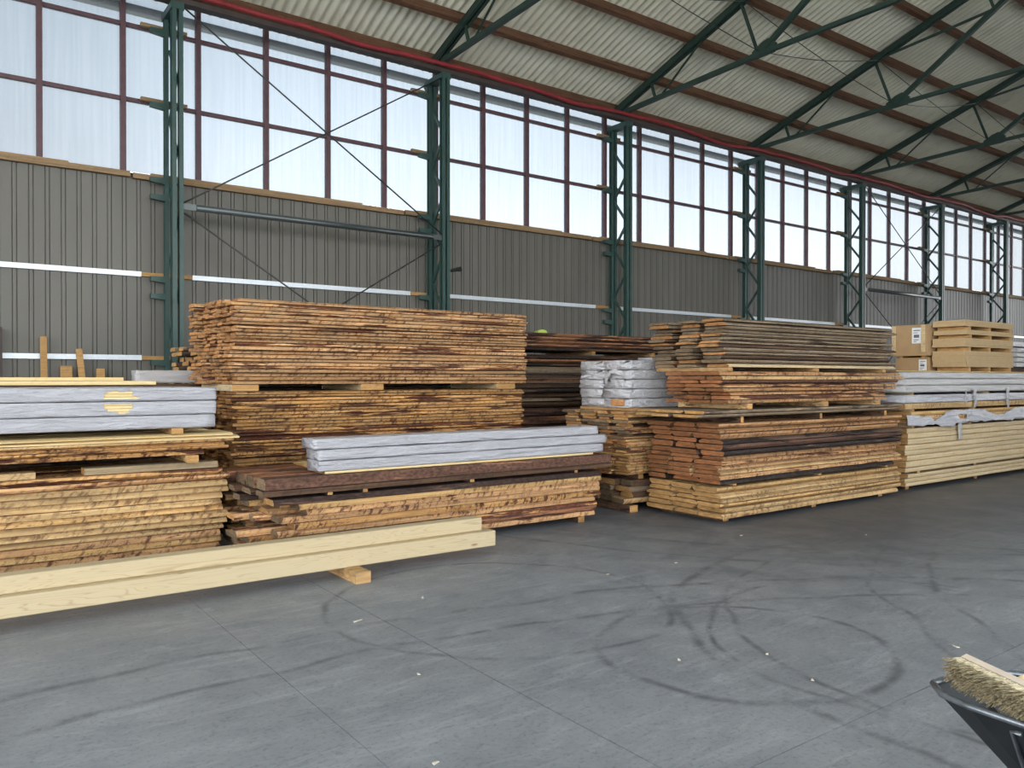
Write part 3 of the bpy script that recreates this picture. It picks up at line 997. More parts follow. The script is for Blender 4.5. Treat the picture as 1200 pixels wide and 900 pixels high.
# ---- stack that carries the white bundles
Y5 = 7.12
bearers((7.02, 8.4, 10.4), (Y5 - 0.06, Y5 + 1.1), 0.0, 0.09, 0.14, 'on the floor under the board stack carrying white bundles', 'umber')
rows = [(0.045, 'tan', -0.05), (0.045, 'gold', 0.0), (0.04, 'umber', 0.05), (0.05, 'gold', 0.0), (0.045, 'umber', 0.1), (0.05, 'tan', 0.0), (0.05, 'tan', 0.05), (0.04, 'umber', 0.1)] + \
       [(0.04, random.choice(['gold', 'straw', 'tan']), R(0, 0.08)) for _ in range(14)]
sc = 0.72 / sum(r[0] for r in rows)
rows2 = [(0.075, 'umber', 0.1), (0.07, 'greybrown', 0.0), (0.075, 'umber', 0.05), (0.07, 'straw', 0.0)]
z = pack('end_board', (6.98, 10.9), (Y5, Y5 + 1.15), 0.09, rows2, 4, 'the low pack under the white-bundle stack', what, 'boards below the white bundles', 'end_straw', jx=0.06, colgap=0.01, ends=lambda m_: random.choice(['end_grey', 'end_straw']))
bearers((7.3, 10.2), (Y5 + 0.1, Y5 + 1.1), z, 0.07, 0.09, 'in the stack carrying white bundles', 'umber')
sc = (1.245 - z - 0.07) / sum(r[0] for r in rows)
rows = [(r[0] * sc,) + r[1:] for r in rows]
z = pack('end_board', (6.94, 10.9), (Y5, Y5 + 1.15), z + 0.07, rows, 4, 'the stack carrying the white bundles', what, 'boards below the white bundles', 'end_straw', jx=0.05, colgap=0.008, ends=lambda m_: random.choice(['end_tan', 'end_straw', 'end_grey']))
bearers((7.2, 9.0, 10.5), (Y5 + 0.05, Y5 + 1.1), z, 0.04, 0.08, 'directly under the white bundles')
Z_WRAP5 = z + 0.04

# ---- big mixed stack in the middle of the hall
Y6 = 5.86
bearers((7.45, 9.2, 10.8), (Y6 + 0.14, Y6 + 1.1), 0.0, 0.06, 0.1, 'on the floor under the orange mixed stack', 'umber')  # umber paints the dark shade under the stack into the bearers
rows = [(0.07, 'gold', -0.05, -0.05), (0.06, 'straw', -0.02, 0.02), (0.055, 'straw', 0.0, 0.0), (0.055, 'gold', 0.0, 0.0), (0.06, 'straw', 0.03, 0.04), (0.058, 'straw', 0.0, -0.1)]
sc = 0.36 / sum(r[0] for r in rows)
rows = [(r[0] * sc,) + r[1:] for r in rows]
z = pack('wide_board', (7.22, 11.1), (Y6, Y6 + 1.2), 0.06, rows, 3, "the orange mixed stack's bottom pack", what, 'boards of the orange mixed stack', 'end_straw', gap=0.007, jx=0.04, jright=0.03, jy=0.02, lean=-0.02)
bearers((7.5, 9.2, 10.8), (Y6 + 0.05, Y6 + 1.1), z, 0.022, 0.06, "above the orange mixed stack's bottom pack")
z += 0.022
rows = [(0.055, 'orange', 0.0, 0.05), (0.05, 'orange', 0.05, 0.0), (0.062, 'orange', 0.02, -0.04), (0.055, 'blackbark', 0.08, 0.0), (0.07, 'bark', 0.10, 0.05), (0.06, 'blackbark', 0.06, 0.0), (0.045, 'orange', 0.08, 0.02),
        (0.052, 'orange', 0.04, -0.08), (0.055, 'tan', 0.04, -0.1), (0.05, 'straw', 0.05, 0.06), (0.045, 'tan', 0.04, 0.05), (0.06, 'blackbark', 0.06, -0.12)]
sc = 0.70 / sum(r[0] for r in rows)
rows = [(r[0] * sc,) + r[1:] for r in rows]
z = pack('wide_board', (7.16, 11.08), (Y6, Y6 + 1.15), z, rows, 3, "the orange mixed stack's lower pack", what, 'boards of the orange mixed stack', 'end_orange', gap=0.007, jx=0.045, jright=0.03, jy=0.02, lean=-0.03, colgap=0.01)
bearers((7.62, 9.2, 10.75), (Y6 + 0.04, Y6 + 1.1), z, 0.07, 0.05, 'below the single grey layer of the mixed stack', 'umber')  # umber puts the shade of the gap into the bearer colour
z += 0.07
rows = [(0.042, 'greybrown', -0.05, 0.12), (0.040, 'greybrown', -0.15, 0.05)]
z = pack('wide_board', (7.0, 11.1), (Y6 + 0.02, Y6 + 1.15), z, rows, 3, "the orange mixed stack's single grey layer", what, 'boards of the orange mixed stack', 'end_straw', gap=0.007, jx=0.05, jright=0.02, jy=0.01)
bearers((7.75, 9.3, 10.55), (Y6 + 0.03, Y6 + 1.1), z, 0.07, 0.09, 'above the single grey layer of the mixed stack', 'straw')
z += 0.07
rows = [(0.05, 'orange', 0.0, 0.0), (0.05, 'gold', 0.04, 0.06), (0.045, 'redbark', 0.02, -0.12), (0.045, 'orange', 0.0, -0.12), (0.045, 'orange', 0.03, -0.14), (0.045, 'orange', 0.18, -0.4), (0.05, 'orange', 0.14, -0.42), (0.045, 'orange', 0.12, -0.38)]
sc = 0.375 / sum(r[0] for r in rows)
rows = [(r[0] * sc,) + r[1:] for r in rows]
z = pack('wide_board', (7.22, 11.14), (Y6 + 0.02, Y6 + 0.95), z, rows, 3, "the orange mixed stack's middle pack", what, 'boards of the orange mixed stack', 'end_orange', gap=0.007, jx=0.02, jright=0.02, jy=0.012, colgap=0.012, lean=-0.04)
bearers((7.4, 9.1, 10.7), (Y6 + 0.03, Y6 + 1.15), z, 0.045, 0.07, 'below the weathered grey-brown pack')
z += 0.045
mats = ['greybrown', 'greybrown', 'greybrown', 'greybrown', 'greybrown', 'greybrown', 'greybrown', 'umber', 'greybrown', 'greybrown', 'umber', 'greybrown', 'cream']
rows = [(0.042 + R(-0.006, 0.008), m_) for m_ in mats]
sc = (2.345 - z) / sum(r[0] for r in rows)
rows = [(r[0] * sc, r[1], R(-0.12, 0.06), R(-0.2, 0.1)) for r in rows]
for c_, (ya, yb_) in enumerate(((Y6 + 0.03, Y6 + 0.36), (Y6 + 0.46, Y6 + 0.76), (Y6 + 0.86, Y6 + 1.2))):
    names = ["the weathered grey-brown pack on top", "the weathered pack's middle column", "the weathered pack's rear column"]
    if c_:
        rows = [(r[0], random.choice(['greybrown', 'greybrown', 'tan', 'umber']), R(-0.08, 0.06), 0) for r in rows]
    pack('weathered_board', (7.28 + 0.03 * c_, 10.95), (ya, yb_), z, rows, 1, names[c_], what, 'weathered boards on top of the mixed stack', 'end_grey', jx=0.05, jright=0.05, jy=0.015, gap=0.007,
         ends=(lambda m_: random.choice(['end_grey', 'end_tan', 'end_grey'])) if c_ < 2 else (lambda m_: random.choice(['end_grey', 'end_grey', 'end_tan'])))

# ---- pale planed stack at the far side
Y7 = 6.0
bearers((11.8, 14.0, 16.3), (Y7 + 0.14, Y7 + 1.1), 0.0, 0.07, 0.1, 'on the floor under the cream plank stack', 'umber')  # umber colour stands in for the shade beneath this stack
rows = [(0.06, 'cream', 0.05), (0.065, 'cream', 0.0), (0.055, 'cream', 0.0)]
z = pack('planed_plank', (11.5, 17.2), (Y7, Y7 + 1.1), 0.07, rows, 2, "the cream plank stack's bottom pack", what, 'planed planks of the cream stack', 'end_straw', kind='square', jx=0.03, jy=0.015, gap=0.004)
bearers((11.9, 13.7, 16.0), (Y7 + 0.02, Y7 + 1.1), z, 0.03, 0.08, "above the cream plank stack's bottom pack", 'umber')
z += 0.03
rows = [(0.055, 'cream', 0.06), (0.06, 'cream', 0.05), (0.065, 'cream', 0.08), (0.06, 'cream', 0.0), (0.055, 'cream', 0.0), (0.06, 'cream', 0.03), (0.07, 'cream', 0.0), (0.05, 'cream', 0.0)]
sc = (0.925 - z) / sum(r[0] for r in rows)
rows = [(r[0] * sc * (1 + 0),) + r[1:] for r in rows]
z = pack('planed_plank', (11.5, 17.2), (Y7, Y7 + 1.1), z, rows, 2, "the cream plank stack's main pack", what, 'planed planks of the cream stack', 'end_straw', kind='square', jx=0.025, jy=0.012, gap=0.004)
bearers((11.75, 13.0, 13.55, 16.0), (Y7 + 0.02, Y7 + 1.1), z, 0.065, 0.05, 'under the torn white film of the cream stack', 'cream')
z += 0.065
Z_TORN = z
rows = [(0.06, 'gold', 0.1), (0.065, 'straw', 0.12), (0.055, 'gold', 0.0)]
z = pack('planed_plank', (11.55, 17.2), (Y7, Y7 + 1.1), z, rows, 2, 'the pack half covered by torn film', what, 'planed planks of the cream stack', 'end_straw', kind='square', jx=0.02, jy=0.008, gap=0.004)
bearers((11.75, 13.7, 16.2), (Y7 + 0.02, Y7 + 1.1), z, 0.03, 0.05, 'above the half covered pack of the cream stack', 'cream')
z += 0.03
rows = [(0.09, 'straw', 0.0)]
z = pack('planed_plank', (11.5, 17.2), (Y7, Y7 + 1.1), z, rows, 2, 'the single straw layer of the cream stack', what, 'planed planks of the cream stack', 'end_straw', kind='square', jx=0.02, jy=0.008, gap=0.004)
Z_WRAP7 = z

# ------------------------------------------------------------------ wrapped packs
def wrap_mesh(name, L, W, H, seed, mats, amp=0.006, nx=46, crumple=0.0, hole=None, rows_=8):
    """sleeve of film round a pack: rounded box with wrinkles; local x 0..L, y 0..W, z 0..H. hole=(xc, zc, rx, rz) torn out of the front"""
    rg = random.Random(seed)
    off = Vector((rg.uniform(0, 50), rg.uniform(0, 50), rg.uniform(0, 50)))
    prof = []
    r = min(0.018, H * 0.2)
    nz = rows_
    for i in range(nz + 1):
        prof.append((0.0, r + (H - 2 * r) * i / nz))          # front, upwards
    prof.append((r * 0.3, H - r * 0.3))
    for i in range(5):
        prof.append((r + (W - 2 * r) * i / 4, H))
    prof.append((W - r * 0.3, H - r * 0.3))
    for i in range(3):
        prof.append((W, H - r - (H - 2 * r) * i / 2))
    prof.append((W - r * 0.3, r * 0.3))
    for i in range(3):
        prof.append((W - r - (W - 2 * r) * i / 2, 0))
    prof.append((r * 0.3, r * 0.3))
    n = len(prof)
    m = MB()
    xs_ = [L * i / nx for i in range(nx + 1)]
    if crumple:
        xs_ = [0.0, 0.01, 0.025, 0.045, 0.07, 0.10, 0.14, 0.2] + [0.2 + (L - 0.2) * i / 20 for i in range(1, 21)]
    for xi, x in enumerate(xs_):
        for (y, z) in prof:
            q = Vector((x * 2.5, y * 9, z * 22)) + off
            d = noise.noise(q) * amp + noise.noise(q * 3.1) * amp * 0.4
            cy, cz = y - W / 2, z - H / 2
            k = 1.0
            if crumple and x < 0.12:
                d += noise.noise(Vector((x * 30, y * 26, z * 40)) + off) * crumple
            ny = -1 if y < 0.002 else (1 if y > W - 0.002 else 0)
            nz_ = -1 if z < 0.002 else (1 if z > H - 0.002 else 0)
            dz = -abs(d) if nz_ > 0 else 0
            ex = (noise.noise(Vector((y * 20, z * 20, seed))) * (0.008 + crumple * 0.8)) if xi in (0, len(xs_) - 1) else 0
            m.v.append((x + ex, y + d * ny, z + dz))
    def in_hole(xa, za):
        if not hole:
            return False
        xc, zc, rx, rz = hole
        u, v = (xa - xc) / rx, (za - zc) / rz
        rr = 1 + 0.28 * noise.noise(Vector((xa * 17, za * 30, 3.3)))
        return u * u + v * v < rr * rr
    for i in range(len(xs_) - 1):
        for k in range(n):
            k2 = (k + 1) % n
            if k < nz and hole:
                if in_hole((xs_[i] + xs_[i + 1]) / 2, (prof[k][1] + prof[k2][1]) / 2):
                    continue
            m.f.append((i * n + k, i * n + k2, (i + 1) * n + k2, (i + 1) * n + k))
            m.m.append(0)
    for xi, rev in ((0, True), (len(xs_) - 1, False)):
        ci = len(m.v)
        m.v.append((xs_[xi] + (0.02 if crumple and xi == 0 else 0), W / 2, H / 2))
        for k in range(n):
            k2 = (k + 1) % n
            f = (ci, xi * n + k, xi * n + k2)
            m.f.append(f if not rev else f[::-1])
            m.m.append(0)
    m.f = [tuple(reversed(f)) for f in m.f]
    return m.mesh(name, mats, True)


def wrapped(loc, L, W, H, seed, label, group, mat='film', name='wrapped_pack', **kw):
    e = empty(name, loc, label=label, cat='wrapped timber', group=group)
    share('film', wrap_mesh('film', L, W, H, seed, [M[mat]], **kw), (0, 0, 0), e)
    return e


# near stack: three long white packs, the upper two torn open
zz = Z_WRAP1
for i, (h, x1) in enumerate(((0.118, 2.12), (0.122, 2.13), (0.118, 2.13))):
    hole = None
    kw = {}
    if i == 1:
        kw = dict(hole=(3.42, 0.10, 0.125, 0.075), nx=150, rows_=12)
    if i == 2:
        kw = dict(hole=(3.42, 0.018, 0.14, 0.075), nx=150, rows_=12)
    lab = ['white wrapped pack on the near stack, lowest of three, film whole', 'white wrapped pack on the near stack, middle of three, torn at its upper edge',
           'white wrapped pack on the near stack, topmost of three, torn at its lower edge'][i]
    e = wrapped((-2.1, Y1 - 0.01, zz), x1 + 2.1, 1.08, h, 40 + i, lab, 'white wrapped packs on the near stack', **kw)
    if kw:
        for j in range(4):
            b = MB().box(3.1, 3.75, 0.008, 0.10, 0.012 + j * 0.026, 0.035 + j * 0.026).build('board', M['pale'])
            b.parent = e
    zz += h + 0.004

# low stack: three white packs, staggered
zz = Z_WRAP3
for i, (x0, x1, h) in enumerate(((2.86, 6.34, 0.100), (2.86, 6.40, 0.098), (2.82, 6.28, 0.098))):
    lab = ['lowest', 'middle', 'topmost'][i] + ' of the three white wrapped packs on the low bark-board stack'
    wrapped((x0, Y3 + 0.05 + 0.012 * i, zz), x1 - x0, 0.30, h, 60 + i, lab, 'white wrapped packs on the low stack', amp=0.009, nx=90)
    zz += h + 0.003

# five crumpled white bundles
zz = Z_WRAP5
for i in range(5):
    lab = 'crumpled white film bundle beside the mixed stack, ' + ['lowest of five', 'second from the bottom', 'third from the bottom', 'fourth from the bottom', 'topmost of five'][i]
    x0 = 7.10 + R(-0.02, 0.02) + (0.03 if i == 4 else 0)
    e = wrapped((x0, Y5 + 0.08, zz), 3.4, 0.50, 0.118, 80 + i, lab, 'crumpled white bundles', mat='film_crumple', name='film_bundle', crumple=0.03, amp=0.006)
    e2 = share('film', wrap_mesh('film', 3.4, 0.46, 0.118, 180 + i, [M['film_crumple']], crumple=0.03), (R(-0.02, 0.02), 0.5, 0), e)
    if i == 0:
        MB().box(-0.012, 0.0, 0.13, 0.36, 0.02, 0.10).build('bare_end', M['end_tan']).parent = e
    if i == 3:
        fl_ = MB()
        gp = [(-0.03, 0.46, 0.02), (-0.05, 0.40, 0.085), (-0.05, 0.26, 0.13), (-0.04, 0.12, 0.10), (-0.02, 0.08, 0.04), (-0.06, 0.30, 0.075), (-0.05, 0.42, -0.06)]
        for q in ((0, 1, 5), (1, 2, 5), (2, 3, 5), (3, 4, 5), (0, 5, 6)):
            fl_.face([gp[j] for j in q])
        fo = fl_.build('loose_flap', M['film_crumple'])
        fo.parent = e
        md = fo.modifiers.new('thickness', 'SOLIDIFY')
        md.thickness = 0.003
    zz += 0.121
wrapped((7.75, Y5 + 0.25, zz), 1.9, 0.35, 0.045, 99, 'thin white wrapped bundle lying on top of the crumpled bundles', None, name='film_bundle')

# cream stack: greyish wrapped layers above, film hanging torn
zz = Z_WRAP7
for i, (h, mat) in enumerate(((0.125, 'film'), (0.032, None), (0.105, 'film_grey'), (0.10, 'film_grey'), (0.10, 'film_grey'))):
    if mat is None:
        bearers((11.75, 14.2, 16.5), (Y7 + 0.03, Y7 + 1.1), zz, h, 0.05, 'between the wrapped layers of the cream stack', 'cream')
    else:
        lab = ['white wrapped layer with creased ends, lowest on the cream stack', '', 'greyish wrapped layer on the cream stack, third from its top', 'greyish wrapped layer on the cream stack, second from its top',
               'greyish wrapped layer on the cream stack, topmost'][i]
        wrapped((11.42 + 0.05 * (i % 2), Y7 + 0.0, zz), 5.7, 1.1, h, 120 + i, lab, 'wrapped layers of the cream stack', mat=mat, name='wrapped_layer', amp=0.008, nx=60)
    zz += h
Z_TOP7 = zz
o = board('cover_sheet', 11.3, 17.0, Y7 + 0.02, Y7 + 1.5, Z_TOP7, 0.02, 'pale', 'end_straw', 'thin pale cover sheet under crates and pallets on the cream stack', 'sheet', None, 'square')

# torn film curtain over the half covered pack
tm = MB()
nxx, nzz = 46, 6
for i in range(nxx + 1):
    x = 11.46 + 4.2 * i / nxx
    topz = Z_TORN + 0.02 + 0.155 * min(1.0, max(0.0, (i - 9) / 5.0)) * (1 if i < 26 else max(0.25, 1 - 0.75 * math.sin((i - 26) / 7.0 * 1.3) if i < 34 else min(1, 0.3 + (i - 34) * 0.12)))
    if i < 9:
        topz = Z_TORN + 0.08 + 0.06 * (1 - i / 9)
    lowz = Z_TORN - 0.03 - 0.03 * noise.noise(Vector((x * 3, 1, 1))) - (0.05 if 10 < i < 16 else 0)
    lowz += 0.03 * noise.noise(Vector((x * 9, 4, 1)))
    topz += 0.03 * noise.noise(Vector((x * 7, 9, 1)))
    for j in range(nzz + 1):
        f = j / nzz
        z = lowz + (topz - lowz) * f
        y = Y7 - 0.022 - 0.035 * abs(noise.noise(Vector((x * 9, z * 24, 2)))) - 0.03 * (1 - f) * (0.5 + noise.noise(Vector((x * 2.2, 0, 5))))
        tm.v.append((x, y, z))
for i in range(nxx):
    for j in range(nzz):
        if 17 <= i <= 19 and j in (2, 3):
            continue
        a = i * (nzz + 1) + j
        tm.f.append((a, a + nzz + 1, a + nzz + 2, a + 1))
        tm.m.append(0)
to = tm.build('torn_film', M['film'], origin=(11.46, Y7, Z_TORN), smooth=True)
to.modifiers.new('thickness', 'SOLIDIFY').thickness = 0.003
tag(to, 'torn white film hanging over the front of the cream stack', 'plastic film')
# hanging strips of film
for i, (x, z0, z1, w) in enumerate(((13.05, Z_TORN - 0.02, Z_TORN - 0.30, 0.10), (13.55, Z_WRAP7 + 0.20, Z_WRAP7 - 0.10, 0.09), (14.75, Z_WRAP7 + 0.22, Z_WRAP7 - 0.12, 0.09), (13.25, Z_WRAP7 + 0.18, Z_WRAP7 - 0.04, 0.02))):
    s = MB()
    for j in range(9):
        f = j / 8
        z = z0 + (z1 - z0) * f
        dx = 0.05 * noise.noise(Vector((x, f * 3, 1)))
        dy = -0.035 - 0.02 * abs(noise.noise(Vector((x, f * 4, 7))))
        ww = w * (1 - 0.5 * f)
        s.v += [(x + dx - ww / 2, Y7 + dy, z), (x + dx + ww / 2, Y7 + dy - 0.012, z)]
    for j in range(8):
        s.f.append((2 * j, 2 * j + 1, 2 * j + 3, 2 * j + 2))
        s.m.append(0)
    so = s.build('film_strip', M['film'], origin=(x, Y7, z1), smooth=True)
    so.modifiers.new('thickness', 'SOLIDIFY').thickness = 0.002
    tag(so, ['loose film strip hanging below the torn film of the cream stack', 'wide film strip hanging from the wrapped layers, nearer the mixed stack', 'wide film strip hanging from the wrapped layers, farther from the mixed stack',
             'narrow film strip beside the wider one on the wrapped layers'][i], 'plastic film', 'film strips on the cream stack')

# ------------------------------------------------------------------ crates and pallets on the cream stack
Z0 = Z_TOP7 + 0.021


def label_sheet(parent, x, y0, y1, z0, z1):
    p = MB().box(x - 0.004, x - 0.001, y0, y1, z0, z1).build('paper_label', M['paper'], parent)
    h = z1 - z0
    w = y1 - y0
    for (fy0, fy1, fz0, fz1) in ((0.15, 0.85, 0.80, 0.86), (0.15, 0.6, 0.66, 0.70), (0.2, 0.75, 0.36, 0.56), (0.15, 0.7, 0.2, 0.25), (0.15, 0.5, 0.09, 0.13)):
        q = MB().box(x - 0.006, x - 0.004, y1 - w * fy1, y1 - w * fy0, z0 + h * fz0, z0 + h * fz1).build('print_block', M['ink'], parent)
        q.parent = p
        q.location = (0, 0, 0)


def crate(x0, x1, y0, y1, z0, z1, label, battens=True, lab=None):
    e = empty('crate', (x0, y0, z0), label=label, cat='crate')
    MB().box(x0, x1, y0, y1, z0, z1).build('box_body', M['card'], e)
    MB().box(x0 - 0.006, x1, y0 - 0.004, y1 + 0.004, z1, z1 + 0.012).build('lid', M['card'], e)
    if battens:
        for (ya, yb_, za, zb) in ((y1 - 0.06, y1, z0 + 0.03, z1), (y0 + 0.03, y0 + 0.09, z0 + 0.06, z1)):
            MB().box(x0 - 0.022, x0, ya, yb_, za, zb).build('batten', M['cream'], e)
    if lab:
        label_sheet(e, x0 - (0.022 if False else 0.0), *lab)
    return e


crate(13.40, 14.9, 6.62, 7.18, Z0, Z0 + 0.22, 'low brown box with a white label under the big batten crate', False, (6.65, 6.78, Z0 + 0.02, Z0 + 0.20))
for q, yy in enumerate((6.68, 7.06)):
    o = MB().box(13.40, 14.8, yy, yy + 0.06, Z0 + 0.233, Z0 + 0.263).build('bearer', M['block'], origin=(13.40, yy, Z0 + 0.233))
    tag(o, ['front', 'rear'][q] + ' batten between the two brown crates', 'bearer', 'battens between the crates')
crate(13.33, 15.0, 6.61, 7.20, Z0 + 0.264, Z0 + 0.77, 'big brown crate with corner battens and a white label', True, (6.70, 6.86, Z0 + 0.47, Z0 + 0.73))
crate(12.60, 13.12, 7.22, 7.5, Z0, Z0 + 0.66, 'dark brown box with a white label beside the weathered boards', False, (7.24, 7.36, Z0 + 0.28, Z0 + 0.6))

# fibreboard panels on pallet feet, four layers
px0, px1, py0, py1 = 13.46, 15.2, 6.05, 6.58
levels_ = [(0.07, 0.26), (0.065, 0.14), (0.06, 0.075), (0.06, 0.10)]
z = Z0
PL = ['lowest', 'second lowest', 'third lowest', 'topmost']
for i, (foot, slab) in enumerate(levels_):
    e = empty('panel_pallet', (px0, py0, z), label='%s of four fibreboard panel packs on feet beside the brown crates' % PL[i], cat='pallet', group='fibreboard panel packs')
    dx = R(-0.03, 0.03)
    for fx in (px0 + 0.12, (px0 + px1) / 2 - 0.04, px1 - 0.13):
        MB().box(fx + dx, fx + dx + 0.08, py0 + 0.015, py1 - 0.02, z, z + foot).build('foot', M['block'], e)
    n = max(1, int(round(slab / 0.036)))
    for j in range(n):
        jx_, jy_ = R(-0.008, 0.008), R(-0.006, 0.006)
        MB().box(px0 + dx + jx_, px1 + dx + jx_, py0 + jy_, py1 + jy_, z + foot + slab * j / n + 0.0015, z + foot + slab * (j + 1) / n).build('panel', M['mdf'], e)
    z += foot + slab
o = MB().box(16.35, 16.47, 6.9, 6.95, Z_TOP7 + 0.02, Z0 + 0.80).build('upright_post', M['block'], origin=(16.4, 6.9, Z_TOP7 + 0.02))
tag(o, 'short wooden post standing upright behind the fibreboard pallets', 'post')

# white bundles on a farther stack at the picture edge
bearers((18.9, 21.5), (7.4, 8.4), 0, 0.1, 0.1, 'on the floor under the farthest stack')
zf = pack('far_board', (18.4, 23.0), (7.4, 8.5), 0.1, [(0.3, 'umber')] * 6, 1, 'the farthest stack at the picture edge', what, 'boards of the farthest stack', 'end_straw', kind='square')
for i in range(4):
    wrapped((18.55, 7.35, zf + 0.105 * i), 4.2, 1.1, 0.10, 200 + i, ['lowest', 'second lowest', 'third lowest', 'fourth lowest'][i] + ' white bundle on the farthest stack', 'white bundles on the farthest stack', mat='film_grey', name='wrapped_layer')
wrapped((18.2, 7.35, zf + 0.43), 4.4, 1.1, 0.11, 210, 'smooth white pack on top of the farthest stack', None, name='wrapped_layer')

# ------------------------------------------------------------------ behind the near stack
bearers((-1.8, 0.2, 1.8), (8.95, 10.0), 0, 0.1, 0.1, 'on the floor under the pale boards behind the near stack')
zb_ = pack('rear_board', (-2.4, 1.9), (8.95, 10.0), 0.1, [(0.248, 'umber')] * 6, 1, 'the stack behind the near white packs', what, 'boards behind the near stack', 'end_straw', kind='square', jx=0.02)
board('long_plank', -2.2, 1.92, 8.95, 9.12, zb_, 0.04, 'pale', 'end_straw', 'front long pale plank lying behind the near white packs', 'plank', 'long pale planks behind the white packs', 'square')
board('long_plank', -2.2, 1.80, 9.16, 9.34, zb_, 0.042, 'pale', 'end_straw', 'rear long pale plank lying behind the near white packs', 'plank', 'long pale planks behind the white packs', 'square')
board('long_plank', -2.2, 1.62, 9.02, 9.22, zb_ + 0.042, 0.035, 'pale', 'end_straw', 'upper long pale plank lying behind the near white packs', 'plank', 'long pale planks behind the white packs', 'square')
bearers((2.0, 2.8), (10.2, 10.45), 0, 0.1, 0.1, 'under the grey film pack by the corner column')
zc = pack('rear_board', (1.95, 2.85), (10.18, 10.48), 0.1, [(0.25, 'umber')] * 6, 1, 'the short pile below the grey film pack', what, 'boards of the short pile', 'end_straw', kind='square', jx=0.0)
wrapped((1.97, 10.2, zc), 0.85, 0.28, 0.155, 230, 'grey film-wrapped slab between the near white packs and corner column', None, mat='film_grey', name='wrapped_slab', nx=20)

for i, (xa, xb, zt_, lean_, w, lab) in enumerate(((1.37, 1.46, 2.30, 0.0, 0.035, 'thin upright batten leaning on the grey wall, tallest of four offcuts'), (1.64, 1.80, 1.85, 0.0, 0.05, 'short broad offcut standing by the wall beside the thin batten'),
                                                  (1.98, 2.07, 2.12, -0.17, 0.04, 'slanting batten leaning on the grey wall between two short offcuts'), (2.14, 2.26, 1.81, 0.0, 0.05, 'short offcut by the wall nearest the corner column'),
                                                  (0.76, 0.88, 2.42, 0.0, 0.06, 'dark post at the wall, cut by the picture edge'))):
    yb_ = YW - 0.36
    m = MB()
    m.bar(((xa + xb) / 2 - lean_ * 0.25, yb_, 0.0), ((xa + xb) / 2 + lean_ * 0.75, YW - 0.10, zt_), xb - xa, w, (0, -1, 0.1))
    o = m.build('leaning_batten', M['block'] if i < 4 else M['eave_steel'], origin=((xa + xb) / 2, yb_, 0))
    tag(o, lab, 'batten', 'offcuts leaning on the wall')

# ------------------------------------------------------------------ two glulam beams on bearers
def beam(x0, x1, y0, y1, z0, z1, label):
    b = 0.006
    m = MB()
    prof = [(y0 + b, z0), (y1 - b, z0), (y1, z0 + b), (y1, z1 - b), (y1 - b, z1), (y0 + b, z1), (y0, z1 - b), (y0, z0 + b)]
    n = len(prof)
    for x in (x0, x1):
        m.v += [(x, y, z) for y, z in prof]
    for k in range(n):
        k2 = (k + 1) % n
        m.f.append((k, n + k, n + k2, k2))
        m.m.append(0)
    m.f.append(tuple(range(n)))
    m.f.append(tuple(range(2 * n - 1, n - 1, -1)))
    m.m += [0, 0]
    m.f = [tuple(reversed(f)) for f in m.f]
    o = m.build('glulam_beam', M['glulam'], origin=(x0, y0, z0))
    return tag(o, label, 'beam', 'pale glulam beams')


beam(-2.4, 4.27, 6.11, 6.33, 0.092, 0.232, 'long pale glulam beam lying on bearers, lower of the two')
beam(-2.4, 4.17, 6.19, 6.33, 0.233, 0.352, 'long pale glulam beam, upper of the two, set back on the other')
for i, x in enumerate((-1.6, 2.76)):
    m = MB().box(x, x + 0.13, 5.90, 6.52, 0.0, 0.091)
    o = m.build('beam_bearer', M['bearer'], origin=(x, 5.9, 0))
    tag(o, ['square bearer under the hidden end of the glulam beams', 'square bearer poking out under the glulam beams'][i], 'bearer', 'bearers under the beams')

# ------------------------------------------------------------------ wheelbarrow with broom
wb = empty('wheelbarrow', (2.92, 0.85, 0), label='black steel wheelbarrow with a broom lying across its tray', cat='wheelbarrow')
RZ = 0.62
rim = [(2.74, 1.335), (2.665, 1.27), (2.635, 1.17), (2.625, 1.0), (2.62, 0.6), (2.66, 0.47), (2.76, 0.43), (3.06, 0.43), (3.16, 0.47), (3.2, 0.6), (3.19, 0.85), (3.14, 1.08), (3.05, 1.22), (2.93, 1.31)]
floor_ring = []
for (x, y) in rim:
    fx = 2.91 + (x - 2.91) * 0.55
    fy = 0.78 + (y - 0.90) * 0.52
    floor_ring.append((fx, fy))
m = MB()
n = len(rim)
m.v += [(x, y, RZ) for x, y in rim] + [(x, y, 0.30) for x, y in floor_ring]
for k in range(n):
    k2 = (k + 1) % n
    m.f.append((k, k2, n + k2, n + k))
    m.m.append(0)
m.f.append(tuple(n + k for k in range(n)))
m.m.append(0)
tray = m.build('tray', M['black_steel'], wb)
tray.modifiers.new('thickness', 'SOLIDIFY').thickness = 0.004
MB().tube([(x, y, RZ) for x, y in rim] + [(rim[0][0], rim[0][1], RZ)], 0.011, 8).build('rim', M['rim_steel'], wb, smooth=True)
